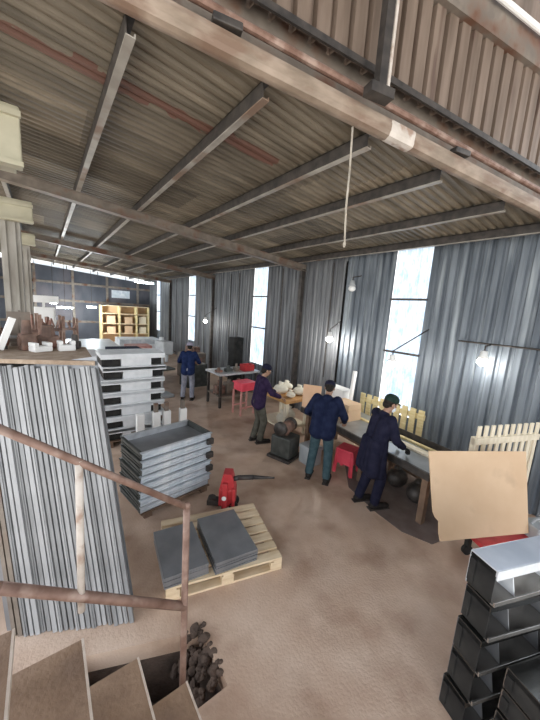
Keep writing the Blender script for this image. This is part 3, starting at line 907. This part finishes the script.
# cardboard panel leaning at the bench end
cb = MB()
w_ = 1.21; hh = .93
cb.prism([(.10, 0), (w_-.04, .05), (w_, hh), (0, hh), (.025, .30), (.05, .24), (.09, .20), (.085, .08)], .014)
o = cb.build('cardboard_sheet', 'card')
P0 = Vector((3.30, 1.38, 1.25)); ux = (Vector((4.35, .79, 1.25))-P0).normalized()
dnv = Vector((-.12, -.22, -.86)).normalized()
nz_ = ux.cross(-dnv).normalized(); uy = nz_.cross(ux).normalized()
mm = Matrix((ux, uy, nz_)).transposed().to_4x4(); mm.translation = P0 - uy*hh
o.matrix_world = mm
tag(o, 'large sheet of tan cardboard leaning upright before the workbench end', 'cardboard')
tr = thing('red_trolley', 'low red steel trolley under the large tan cardboard', 'trolley', (4.02, .74, 0), -.50)
b = MB(); b.box((-.40, -.2, .30), (.48, .18, .35), .008); b.build('deck', 'red', tr)
b = MB()
for s in (-1, 1): b.box((-.38, s*.17-.02, .22), (.34, s*.17+.02, .30))
b.build('frame', 'red', tr)
for sx in (-1, 1):
    for sy in (-1, 1):
        b = MB(); b.cone((sx*.3, sy*.14-.02, .06), (sx*.3, sy*.14+.02, .06), .06, n=18); b.box((sx*.3-.02, sy*.14-.03, .09), (sx*.3+.02, sy*.14+.03, .23)); b.build('caster', 'black_mat', tr)
t = MB(); t.box((-.13, -.1, 0), (.13, .1, .16), .015); t.cone((-.05, -.11, .08), (-.05, -.10, .08), .05, n=14); t.path([(-.1, 0, .16), (-.06, 0, .21), (.06, 0, .21), (.1, 0, .16)], .012, 8)
tag(t.build('power_unit', 'grey', loc=(4.33, .53, .351), rot=(0, 0, -.5)), 'small grey power unit on the red trolley right of the tan cardboard', 'tool')

# upright pallet at the right
fp = thing('upright_pallet', 'pale timber pallet standing upright behind the large tan cardboard', 'pallet', (4.20, 1.22, 0), math.atan2(-.33, .9))
Lf = 1.08
for k in range(10):
    b = MB(); x = k*(Lf-.055)/9
    b.box((x, .0, .28), (x+.055, .02, 1.42), .003); b.build('slat', 'pine_pale', fp)
b = MB(); b.box((0, -.022, 1.19), (Lf, .0, 1.27), .003); b.build('front_rail', 'pine_pale', fp)
for z in (.36, .78, 1.16):
    b = MB(); b.box((0, .02, z), (Lf+.0, .075, z+.09), .003); b.build('bearer', 'pine_pale', fp)
for x in (0, Lf-.07):
    b = MB(); b.box((x, .02, 0), (x+.07, .08, 1.26)); b.build('leg', 'pine_pale', fp)

# ------------------------------------------------------------------ middle and far distance
tb = thing('assembly_table', 'grey topped table with brown parts beneath in the middle distance', 'table', (3.55, 6.75, 0), .05)
b = MB(); b.box((0, 0, .88), (1.3, .8, .93), .004); b.build('top', 'galv', tb)
for x, y in ((.04, .04), (1.2, .04), (.04, .7), (1.2, .7)):
    b = MB(); b.box((x, y, 0), (x+.06, y+.06, .88)); b.build('leg', 'steel_dark', tb)
b = MB(); b.box((.04, .04, .3), (1.26, .76, .33)); b.build('shelf', 'steel_brown', tb)
for k in range(4):
    t = MB(); t.box((-.12, -.12, 0), (.12, .12, .22+.06*(k % 2)), .012); t.cone((0, 0, .2), (0, 0, .36), .06, .05, 12)
    tag(t.build('machine_part', ['mixed', 'steel_brown', 'mixed', 'dull'][k], loc=(3.72+k*.3, 7.1, .331+.015*0), rot=(0, 0, .05)), 'brown machine part on the lower shelf of the grey table, %s from the left' % ORD[k], 'part', 'machine parts under the grey table')
for k, (x, w, h, m_, lb) in enumerate(((3.66, .16, .12, 'mixed', 'brown casting on the grey table, leftmost of three'), (3.95, .2, .16, 'dull', 'dark green vice on the grey table, middle of three'),
                                  (4.2, .13, .20, 'steel_brown', 'brown upright fitting on the grey table beside the red crate'))):
    t = MB(); t.box((-w/2, -.08, 0), (w/2, .08, h*.5), .01); t.cone((0, 0, h*.45), (0, 0, h), w*.3, w*.22, 14); t.cone((-w*.55, 0, h*.35), (w*.55, 0, h*.35), h*.14, n=10)
    tag(t.build(['casting', 'bench_vice', 'fitting'][k], m_, loc=(x, 7.05, .931), rot=(0, 0, .1)), lb, ['casting', 'vice', 'fitting'][k])
for k, (x, y) in enumerate(((4.02, 4.70), (4.32, 4.86))):
    t = MB(); t.ball((0, 0, .13), (.14, .16, .13), 14); t.cone((0, .02, .22), (.02, .03, .31), .05, .07, 10)
    tag(t.build('white_sack', 'sack', None, True, loc=(x, y, .241)), 'cream sack on the lower shelf of the orange bench, %s' % ['nearer one', 'farther one'][k], 'sack', 'cream sacks on the lower shelf')
cbx = thing('control_cabinet', 'black control cabinet standing upright behind the grey table', 'cabinet', (4.75, 8.05, 0), .1)
b = MB(); b.box((-.18, -.14, 0), (.18, .14, 1.75), .01); b.build('body', 'black_mat', cbx)
b = MB(); b.box((-.16, -.155, .9), (.16, -.14, 1.72), .004); b.build('door', 'black_mat', cbx)
rs = thing('red_bin_stand', 'red bin on a faded red leg frame left of the purple-shirted worker', 'stand', (3.78, 6.05, 0), .1)
b = MB(); b.box((.02, 0, .62), (.44, .36, .82), .02); b.box((0, -.02, .80), (.46, .38, .84), .01); b.build('bin', 'red_plastic', rs)
for x, y in ((0, 0), (.42, 0), (0, .32), (.42, .32)):
    b = MB(); b.box((x, y, 0), (x+.04, y+.04, .62)); b.build('leg', 'pink', rs)
b = MB(); b.box((0, 0, .18), (.46, .03, .22)); b.box((0, .33, .18), (.46, .36, .22)); b.build('stretcher', 'pink', rs)
t = thing('red_crate', 'small red crate on the right end of the grey table', 'crate', (4.52, 7.0, .93), .1)
b = MB(); b.box((-.17, -.12, 0), (.17, .12, .02)); b.box((-.17, -.12, 0), (-.155, .12, .18)); b.box((.155, -.12, 0), (.17, .12, .18)); b.box((-.17, -.12, 0), (.17, -.105, .18)); b.box((-.17, .105, 0), (.17, .12, .18)); b.build('body', 'red', t)
# drill press by the far worker
dp = thing('drill_press', 'pale grey drill press left of the worker in blue', 'machine', (2.62, 8.4, 0), .2)
b = MB(); b.box((-.25, -.2, 0), (.25, .25, .08), .01); b.build('base', 'grey', dp)
b = MB(); b.cone((0, .1, .08), (0, .1, 1.7), .06, n=16); b.build('column', 'galv_white', dp, True)
b = MB(); b.box((-.15, -.28, 1.25), (.15, .22, 1.62), .04); b.cone((0, -.18, 1.05), (0, -.18, 1.25), .04, .05, 12); b.build('head', 'grey', dp)
b = MB(); b.box((-.2, -.32, .82), (.2, .08, .87), .008); b.build('work_table', 'dull', dp)
b = MB(); b.path([(.16, -.1, 1.4), (.26, -.2, 1.3)], .015); b.path([(.16, -.1, 1.4), (.28, -.02, 1.36)], .015); b.build('feed_handle', 'steel_dark', dp)
for k, (x, y, w, d, h, m) in enumerate(((3.9, 9.3, .7, .6, 1.0, 'dull'), (4.35, 10.6, .8, .7, 1.2, 'steel_brown'), (2.75, 10.2, .6, .6, .95, 'plate'))):
    t = thing('machine_cabinet', ['dark green machine cabinet right of the worker in blue', 'brown machine cabinet by the far corrugated wall', 'dark grey machine cabinet left behind the worker in blue'][k], 'machine', (x, y, 0), .1)
    b = MB(); b.box((-w/2, -d/2, 0), (w/2, d/2, h*.75), .02); b.build('body', m, t)
    b = MB(); b.box((-w/2+.04, -d/2-.012, .1), (w/2-.04, -d/2, h*.65), .004); b.build('door', m, t)
    b = MB(); b.cone((-w*.2, 0, h*.75), (-w*.2, 0, h), .1, .08, 14); b.box((0, -.12, h*.75), (w*.35, .12, h*.92), .02); b.build('head', 'mixed', t)

# stacks of pale sheets, pallets and racks far away
def sheet_stack(name, lab, x, y, w, d, n, th, m, cat, grp, z0=.0, rz=0.):
    for k in range(n):
        b = MB(); j = random.uniform(-.02, .02)
        b.box((-w/2, -d/2, 0), (w/2, d/2, th-.006), .004)
        b.box((-w/2-.004, -d/2-.004, 0), (w/2+.004, -d/2+.02, th*.4))
        o = b.build(name, m[k % len(m)], loc=(x+j, y+random.uniform(-.02, .02), z0+k*th), rot=(0, 0, rz+random.uniform(-.02, .02)))
        tag(o, '%s, %s' % (lab, from_top(n-1-k)), cat, grp)
sheet_stack('metal_sheet_pack', 'pale sheet-metal pack in the wide stack left of the far centre', 1.15, 11.2, 1.5, 2.6, 5, .24, ('galv_white', 'galv_blue'), 'sheet pack', 'wide stack of sheet packs')
sheet_stack('blue_carton', 'dark blue flat carton in the stack behind the tall trays', 1.75, 9.2, .85, .6, 7, .19, ('navy', 'galv_blue', 'galv'), 'carton', 'stack of blue flat cartons')
sheet_stack('pink_board', 'faded reddish board pack in the stack right of the blue cartons', 2.85, 12.2, .85, .7, 5, .2, ('pink', 'pine_pale'), 'board pack', 'stack of reddish board packs')
sheet_stack('metal_sheet_pack', 'bluish sheet-metal pack in the far stack below the warm lit shelves', 3.6, 15.5, 1.8, 1.2, 4, .22, ('galv_white', 'galv_blue'), 'sheet pack', 'far stack of sheet packs')
sheet_stack('grey_pack', 'grey sheet pack in the stack directly behind the tall trays', .95, 7.6, .9, .7, 6, .2, ('galv_blue', 'plate_edge'), 'sheet pack', 'grey packs behind the tall trays')
# warm lit shelving with plywood
sh = thing('plywood_rack', 'wide warm-lit rack of plywood boards before the far end wall', 'rack', (2.45, 18.6, 0))
for x in (0, .9, 1.8, 2.45):
    b = MB(); b.box((x, 0, 0), (x+.07, .7, 2.3)); b.build('upright', 'pine_yellow', sh)
for z in (.75, 1.3, 1.85, 2.28):
    b = MB(); b.box((0, 0, z), (2.5, .7, z+.04)); b.build('shelf', 'pine', sh)
b = MB(); b.box((0, .66, .1), (2.5, .7, 2.28)); b.build('back_board', 'card', sh)
for k in range(6):
    t = MB(); w = .4; t.box((-w/2, -.25, 0), (w/2, .25, .36+.05*(k % 2)), .008); t.box((-w/2-.003, -.253, .16), (w/2+.003, -.24, .2))
    tag(t.build('carton', ['card_orange', 'card', 'pine_pale'][k % 3], loc=((2.98, 3.86, 4.62)[k % 3], 18.93, .792 if k < 3 else 1.342)),
        'carton on the warm-lit plywood rack, %s shelf, %s' % ('lower' if k < 3 else 'upper', ['left bay', 'middle bay', 'right bay'][k % 3]), 'carton', 'cartons on the plywood rack')
wc = thing('white_cabinet', 'white cabinet on a stand at the far left beneath the bright strip', 'cabinet', (-.02, 12.2, 0))
b = MB(); b.box((-.28, 0, 1.6), (.32, .35, 2.25), .01); b.build('body', 'white', wc)
b = MB(); b.box((-.22, -.02, 1.65), (.28, 0, 2.2), .004); b.build('door', 'white', wc)
b = MB(); b.box((-.36, -.1, 2.4), (.42, .5, 2.62), .01); b.box((-.02, .2, 2.2), (.06, .28, 2.45)); b.build('canopy', 'white', wc)
b = MB(); b.box((-.2, .08, 0), (.24, .3, 1.6)); b.build('stand', 'grey', wc)
for k, (x, y, h) in enumerate(((-.38, 5.9, 2.35), (-.02, 7.5, 2.25), (.35, 9.4, 2.1))):
    t = thing('scrap_rack', ['brown scrap rack behind the dusty board, nearest one', 'brown scrap rack behind the dusty board, middle one', 'brown scrap rack behind the dusty board, farthest one'][k], 'rack', (x, y, 0), .1, 'scrap racks along the left side')
    for sx in (-.3, .3):
        for sy in (-.2, .2):
            b = MB(); b.box((sx-.025, sy-.025, 0), (sx+.025, sy+.025, h)); b.build('upright', 'rust', t)
    for z in (.5, 1.2, h-.3):
        b = MB(); b.box((-.32, -.22, z), (.32, .22, z+.03)); b.build('shelf', 'mixed', t)
    b = MB()
    rr = random.Random(k)
    for z in (.53, 1.23, h-.27):
        for q in range(9):
            px, py = rr.uniform(-.26, .26), rr.uniform(-.17, .17)
            b.bar((px, py, z+.02), (px+rr.uniform(-.08, .08), py+rr.uniform(-.06, .06), z+rr.uniform(.1, .26)), .03, .04)
    b.build('scrap_pieces', 'mixed', t)['kind'] = 'stuff'

# ------------------------------------------------------------------ lamps
def task_lamp(i, pos, wall, lab, lit=True, e=5.):
    t = thing('task_lamp', lab, 'lamp', pos, 0, 'work lamps along the right wall')
    b = MB(); b.lathe([(.03, .13), (.04, .12), (.045, .06), (.075, .02), (.078, .02), (.05, .065), (.045, .13), (.0, .14)], 20); b.build('lamp_shade', 'white' if lit else 'grey', t, True)
    b = MB(); b.ball((0, 0, -.03), (.075, .075, .062), 16); bl = b.build('bulb', 'bulb' if lit else 'white', t, True)
    p = Vector(pos); wv = Vector(wall)-p
    b = MB(); b.path([(0, 0, .135), (0, 0, .2), tuple(wv)], .011, 8); b.build('arm', 'steel_dark', t, True)
    if lit:
        L = bpy.data.lights.new('lamp_light', 'POINT'); L.energy = e; L.color = (1, .96, .9); L.shadow_soft_size = .06
        lo = bpy.data.objects.new('lamp_light', L); COL.objects.link(lo); lo.parent = t; lo.location = (0, 0, -.16)
    return t
task_lamp(0, (4.80, 2.83, 1.90), (5.46, 2.60, 2.50), 'lit work lamp on a slanting arm before the nearest bright strip')
task_lamp(1, (5.25, 1.64, 2.13), (5.47, 1.64, 2.36), 'lit work lamp hanging below the level conduit above the upright pallet')
task_lamp(2, (5.15, 4.62, 2.12), (5.47, 4.62, 2.5), 'lit work lamp on the wall above the navy worker', True, 14)
task_lamp(3, (5.2, 4.18, 3.24), (5.47, 4.18, 3.5), 'small unlit lamp high on the wall near the hanging rope', False)
task_lamp(4, (5.0, 10.9, 2.08), (5.47, 10.9, 2.6), 'lit work lamp on the far wall between the second and third bright strips', True, 6)
def tube_lamp(pos, lab, e=60, w=.6):
    t = thing('tube_lamp', lab, 'lamp', pos, 0, 'tube lamps at the far end')
    b = MB(); b.box((-w/2, -.05, 0), (w/2, .05, .05), .008); b.build('housing', 'white', t)
    b = MB(); b.cone((-w/2+.03, -.03, -.02), (w/2-.03, -.03, -.02), .025, n=12); b.build('tube', 'bulb_cool', t, True)
    b = MB(); b.cone((0, 0, .05), (0, 0, roof_z(pos[0])-pos[2]), .01, n=6); b.build('drop_rod', 'steel_dark', t)
    L = bpy.data.lights.new('lamp_light', 'POINT'); L.energy = e; L.color = (.85, .95, 1); L.shadow_soft_size = .1
    lo = bpy.data.objects.new('lamp_light', L); COL.objects.link(lo); lo.parent = t; lo.location = (0, -.08, -.12)
tube_lamp((.82, 17.6, 2.12), 'lit tube lamp at the far end, middle of the three', 80, .7)
tube_lamp((1.95, 17.8, 2.2), 'lit tube lamp at the far end, left of the warm-lit rack', 80, .45)
tube_lamp((.38, 18.2, 2.3), 'lit tube lamp at the far end, leftmost of the three', 50, .3)
t = thing('tube_lamp', 'lit tube lamp close under the roof in the far right corner', 'lamp', (4.6, 18.3, 3.72), 0, 'tube lamps at the far end')
b = MB(); b.box((-.55, -.06, 0), (.55, .06, .06), .01); b.build('housing', 'white', t)
b = MB(); b.cone((-.5, -.03, -.02), (.5, -.03, -.02), .04, n=12); b.build('tube', 'bulb_cool', t, True)
b = MB(); b.box((-.3, -.01, .06), (-.28, .01, roof_z(4.3)-3.73)); b.box((.28, -.01, .06), (.3, .01, roof_z(4.9)-3.73)); b.build('drop_rod', 'steel_dark', t)
# rope hanging from the beam
b = MB(); p = along(2.12, -.06, -.04)
b.path([p, p+Vector((.03, .01, -.32)), p+Vector((.02, .0, -.62)), p+Vector((.07, .02, -.90))], .009, 8)
b.ball(p+Vector((.07, .02, -.92)), (.014, .014, .03), 8)
tag(b.build('hanging_rope', 'rope', None, True), 'pale rope hanging down from the gable beam in mid air', 'rope')

# ------------------------------------------------------------------ people
def remesh(mb, name, m, voxel, parent, smooth_it=4):
    bm = mb.bm
    me = bpy.data.meshes.new(name); bm.to_mesh(me); bm.free()
    tmp = bpy.data.objects.new('tmp', me); COL.objects.link(tmp)
    r = tmp.modifiers.new('r', 'REMESH'); r.mode = 'VOXEL'; r.voxel_size = voxel; r.use_smooth_shade = True
    if smooth_it:
        s = tmp.modifiers.new('s', 'SMOOTH'); s.factor = .5; s.iterations = smooth_it
    dg = bpy.context.evaluated_depsgraph_get(); dg.update()
    ev = tmp.evaluated_get(dg)
    out = bpy.data.meshes.new_from_object(ev)
    out.name = name
    bpy.data.objects.remove(tmp); bpy.data.meshes.remove(me)
    for p in out.polygons: p.use_smooth = True
    out.materials.clear(); out.materials.append(M_[m])
    o = bpy.data.objects.new(name, out); COL.objects.link(o)
    o.parent = parent
    return o

def person(label, loc, rz, S, lean, feet, hands, head_turn, shirt, trousers, headgear, vox=.011, apron=None, gloves=None, mask=None, bend=0., sleeve=1.0, headtilt=.2, bulk=1.0, belt=False):
    """S scales the height (1 = 1.66 m). feet: (dx,dy) left,right; hands: targets in local space (left,right)"""
    t = thing('person', label, 'person', loc, rz)
    V = Vector
    hip = V((0, -.02, .87*S))
    Rl = Matrix.Rotation(-lean, 3, 'X')
    def up(x, y, z): return hip + Rl @ V((x*S, y*S, (z-.87)*S))
    waist = up(0, 0, 1.02); chest = up(0, .01, 1.22); neck0 = up(0, .0, 1.37); neck1 = up(0, .025, 1.43)
    shl = [up(-.165, 0, 1.345), up(.165, 0, 1.345)]
    hd_c = up(0, .05, 1.535)
    hr = Matrix.Rotation(head_turn, 3, 'Z') @ Matrix.Rotation(-(lean*.6+headtilt), 3, 'X')
    body = MB(); tr = MB(); sh = MB()
    # torso
    for x in (-.075, .075):
        body.cap(up(x, 0, .93), up(x, 0, 1.05), .085*S, .08*S); body.cap(up(x, 0, 1.05), up(x*1.05, .01, 1.27), .08*S, .09*S)
        sh.cap(up(x, 0, .83), up(x, 0, 1.05), .126*S*bulk, .114*S*bulk); sh.cap(up(x*bulk, 0, 1.05), up(x*1.1*bulk, .005, 1.255), .114*S*bulk, .114*S*bulk)
    sh.cap(up(-.12, 0, 1.325), up(.12, 0, 1.325), .072*S); body.cap(up(-.12, 0, 1.325), up(.12, 0, 1.325), .055*S)
    sh.cone(up(0, .0, 1.36), up(0, .012, 1.415), .078*S, .062*S, 16)
    body.cap(neck0, neck1, .052*S, .05*S)
    # legs
    for i, (fx, fy) in enumerate(feet):
        sx = (-1, 1)[i]
        h = hip + V((sx*.085*S, 0, -.01*S))
        an = V((fx, fy-.03, .085*S))
        L1_, L2_ = .40*S, .395*S
        d = an-h; D = min(d.length, L1_+L2_-.002)
        a = (L1_**2-L2_**2+D*D)/(2*D); q = math.sqrt(max(0, L1_**2-a*a))
        kn = h + d.normalized()*a + V((sx*.1, 1, 0)).normalized()*q
        body.cap(h, kn, .074*S, .050*S); body.cap(kn, an, .052*S, .036*S)
        body.cap(an, V((fx, fy+.0, .05)), .036*S, .035*S); body.cap(V((fx, fy-.06, .04)), V((fx+sx*.012, fy+.13, .035)), .03, .026)
        tr.cap(h + V((0, 0, .02)), kn, .100*S, .078*S); tr.cap(kn, an + V((0, 0, .02)), .076*S, .066*S)
    tr.cap(hip+V((-.06, 0, 0)), hip+V((.06, 0, 0)), .112*S)
    # arms
    for i, hand in enumerate(hands):
        sx = (-1, 1)[i]
        s0 = shl[i]; wr = V(hand)
        L1_, L2_ = .285*S, .25*S
        d = wr-s0; D = min(d.length, L1_+L2_-.003)
        wr = s0 + d.normalized()*D
        a = (L1_**2-L2_**2+D*D)/(2*D); q = math.sqrt(max(0, L1_**2-a*a))
        pole = V((sx*.6, -.5, -.7)); pole -= pole.project(d); pole.normalize()
        el = s0 + d.normalized()*a + pole*q
        body.cap(s0, el, .048*S, .04*S); body.cap(el, wr, .04*S, .027*S)
        sh.cap(s0, el, .072*S*bulk, .06*S*bulk)
        se = el.lerp(wr, .88*sleeve)
        sh.cap(el, se, .06*S*bulk, .046*S)
        # hand: palm, four curled fingers, thumb
        fd = (wr-el).normalized(); fd = (fd + V((0, .35, -.1))).normalized()
        side = fd.cross(V((0, 0, 1))).normalized()*sx          # outwards
        nrm_ = side.cross(fd).normalized()
        if nrm_.z > 0: nrm_ = -nrm_
        hb = MB() if gloves else body
        g = 1.22 if gloves else 1.
        pc = wr + fd*.05
        for k in (-1, 0, 1):
            hb.cap(wr + side*k*.012, wr + fd*.085 + side*k*.022, .016*g, .014*g, 8)
        for k, ln in enumerate((.062, .074, .080, .070)):
            o_ = (1.5-k)*.0205*1.0
            r0 = wr + fd*.085 + side*o_
            k1 = r0 + (fd*.9 + nrm_*.35).normalized()*ln*.5
            k2 = k1 + (fd*.55 + nrm_*.85).normalized()*ln*.32
            k3 = k2 + (fd*.1 + nrm_*1.).normalized()*ln*.25
            hb.cap(r0, k1, .0095*g, .009*g, 8); hb.cap(k1, k2, .009*g, .0085*g, 8); hb.cap(k2, k3, .0085*g, .0075*g, 8)
        t0 = wr + fd*.025 - side*.028; t1 = t0 + (fd*.6 - side*.75 + nrm_*.3).normalized()*.042; t2 = t1 + (fd*.9 - side*.1 + nrm_*.4).normalized()*.034
        hb.cap(t0, t1, .012*g, .0105*g, 8); hb.cap(t1, t2, .0105*g, .009*g, 8)
        if gloves:
            body.cap(wr, wr+fd*.1, .018)
            hb.cap(wr - fd*.04, wr, .034, .028)
            remesh(hb, 'glove', gloves, .0062, t, 2)
    # head
    def hp(x, y, z): return hd_c + hr @ V((x*S, y*S, z*S))
    hm = hr.to_4x4()
    body.ball(hp(0, -.005, .03), (.074*S, .092*S, .088*S), 20, hm)
    body.ball(hp(0, .025, -.04), (.058*S, .066*S, .072*S), 18, hm)
    body.ball(hp(0, .035, -.088), (.036*S, .04*S, .03*S), 14, hm)
    body.cap(hp(0, -.0, -.06), neck0, .05*S, .056*S)
    body.cap(hp(0, .088, .018), hp(0, .104, -.022), .009*S, .014*S, 8)
    for sx in (-1, 1):
        body.ball(hp(sx*.076, -.008, -.005), (.010, .020, .031), 10, hm)
        body.ball(hp(sx*.03, .074, .03), (.024, .014, .010), 10, hm)
    bo = remesh(body, 'body', 'skin', .0085, t, 3)
    for sx in (-1, 1):
        e = MB(); e.ball(hp(sx*.030, .080, .010), (.012, .008, .008), 10, hm); e.build('eye', 'white', t, True)
        e = MB(); e.ball(hp(sx*.030, .0865, .010), (.006, .004, .006), 8, hm); e.build('iris', 'hair', t, True)
        e = MB(); e.cap(hp(sx*.046, .078, .034), hp(sx*.016, .087, .036), .0045, .0045, 8); e.build('eyebrow', 'hair', t, True)
    e = MB(); e.cap(hp(-.02, .090, -.058), hp(.02, .090, -.058), .0055, .0055, 8); e.build('mouth', 'red', t, True)
    # hair
    hb = MB()
    hb.ball(hp(0, -.018, .036), (.081*S, .094*S, .092*S), 20, hm)
    hb.ball(hp(0, -.06, -.025), (.066*S, .045*S, .055*S), 14, hm)
    hh_ = hb.build('hair', 'hair', t, True)
    remove_front(hh_, hd_c, hr, S)
    remesh(sh, 'shirt', shirt, vox, t, 5)
    remesh(tr, 'trousers', trousers, vox, t, 5)
    for i, (fx, fy) in enumerate(feet):
        sx = (-1, 1)[i]
        b = MB(); b.cap(V((fx, fy-.07, .05)), V((fx+sx*.01, fy+.10, .045)), .044, .042); b.cap(V((fx, fy-.05, .06)), V((fx, fy-.035, .10)), .048, .05); b.ball((fx+sx*.012, fy+.15, .04), (.046, .055, .036))
        o = remesh(b, 'shoe', 'shoe', .009, t, 3)
        b = MB(); b.box((fx-.045, fy-.12, 0), (fx+.05+sx*.008, fy+.195, .018), .008); b.build('sole', 'steel_dark', o)
    if headgear:
        kind, m = headgear
        b = MB()
        b.lathe([(.093*S, -.0), (.094*S, .03), (.084*S, .065), (.055*S, .092), (.02*S, .102), (.0, .103)], 24)
        cm = Matrix.Translation(hp(0, -.008, .035)) @ hm @ Matrix.Diagonal((.96, 1.12, 1, 1))
        b.bm.transform(cm)
        co = b.build('cap', m, t, True)
        if kind == 'cap':
            b = MB()
            pts = [(-.075, 0)] + [(.078*math.cos(PI-PI*k/10), .075*math.sin(PI-PI*k/10)) for k in range(11)] + [(.075, 0)]
            b.prism(pts, .008)
            b.bm.transform(Matrix.Translation(hp(0, .068*S, .036)) @ hm @ Matrix.Rotation(-.18, 4, 'X'))
            b.build('brim', m, co)
        else:
            b = MB(); b.lathe([(.095*S, -.012), (.098*S, 0), (.096*S, .02)], 24)
            b.bm.transform(cm); b.build('cuff', m, co, True)
    if mask:
        b = MB(); b.ball(hp(0, .045, -.055), (.058*S, .062*S, .05*S), 16, hm); mo = b.build('face_mask', mask, t, True)
        for sx in (-1, 1):
            b = MB(); b.cone(hp(sx*.056, .05, -.04), hp(sx*.078, .0, .005), .003, n=6); b.build('ear_loop', mask, mo)
    if apron:
        b = MB()
        for x in (-.10, -.04, .04, .10):
            b.cap(hip+V((x, .05, .12)), hip+V((x*1.25, .03, -.30)), .085*S, .10*S)
            b.cap(hip+V((x, -.04, .10)), hip+V((x*1.25, -.06, -.28)), .085*S, .10*S)
        remesh(b, 'long_coat_skirt', apron, vox, t, 5)
    return t

def remove_front(o, c, hr, S):
    """open the hair cap over the face"""
    bm = bmesh.new(); bm.from_mesh(o.data)
    inv = hr.inverted()
    dele = []
    for f in bm.faces:
        p = inv @ (f.calc_center_median()-c)
        if p.y > .045*S and p.z < .075*S: dele.append(f)
        elif p.y > .0 and p.z < .02*S: dele.append(f)
    bmesh.ops.delete(bm, geom=dele, context='FACES')
    bm.to_mesh(o.data); bm.free()

def heading(hx, hy): return math.atan2(-hx, hy)
person('person in navy jacket and teal trousers seen from behind, bending over the bench', (3.47, 3.06, 0), heading(.86, .52), .985, .34,
       ((-.15, -.02), (.14, -.05)), ((-.26, .33, .93), (.28, .33, .91)), .1, 'navy', 'teal', ('cap', 'navy_dark'), sleeve=1., headtilt=.35, bulk=1.14)
person('person in dark navy coat, dark green cap and pale face mask working at the bench', (3.60, 2.20, 0), heading(.93, -.36), .99, .20,
       ((-.10, -.06), (.10, .06)), ((-.10, .36, .92), (.16, .34, .92)), -.05, 'navy_dark', 'navy_dark', ('cap', 'cap'), gloves='black_mat', mask='mask', apron='navy_dark', headtilt=.22)
person('person in purple shirt and olive trousers standing sideways at the orange bench', (3.36, 4.68, 0), heading(.97, -.25), .965, .12,
       ((-.07, -.03), (.09, .05)), ((-.14, .40, .98), (.16, .38, .96)), 0, 'purple', 'olive', ('cap', 'navy_dark'), headtilt=.25)
person('person in blue shirt and grey trousers standing in the far middle of the hall', (3.15, 7.9, 0), heading(.55, .83), .98, .22,
       ((-.13, .0), (.13, -.02)), ((-.22, .36, 1.0), (.22, .36, 1.0)), .2, 'blue', 'pale_trouser', ('beanie', 'pale_hair'), vox=.013, headtilt=.2)

# ------------------------------------------------------------------ world and view
wd = bpy.data.worlds.new('sky'); SC.world = wd
wd.use_nodes = True
nt = wd.node_tree
bg = nt.nodes['Background']
tc = nt.nodes.new('ShaderNodeTexCoord'); sp = nt.nodes.new('ShaderNodeSeparateXYZ')
mr = nt.nodes.new('ShaderNodeMapRange'); mr.inputs[1].default_value = -.1; mr.inputs[2].default_value = .9
cr = nt.nodes.new('ShaderNodeValToRGB')
cr.color_ramp.elements[0].color = (.80, .78, .74, 1); cr.color_ramp.elements[1].color = (.78, .90, 1.08, 1)
nt.links.new(tc.outputs['Generated'], sp.inputs[0]); nt.links.new(sp.outputs[2], mr.inputs[0]); nt.links.new(mr.outputs[0], cr.inputs[0])
nt.links.new(cr.outputs[0], bg.inputs['Color'])
bg.inputs['Strength'].default_value = 1.6
SC.view_settings.view_transform = 'Standard'
SC.view_settings.look = 'None'
SC.view_settings.gamma = 1
SC.view_settings.use_curve_mapping = False
SC.view_settings.exposure = 1.2
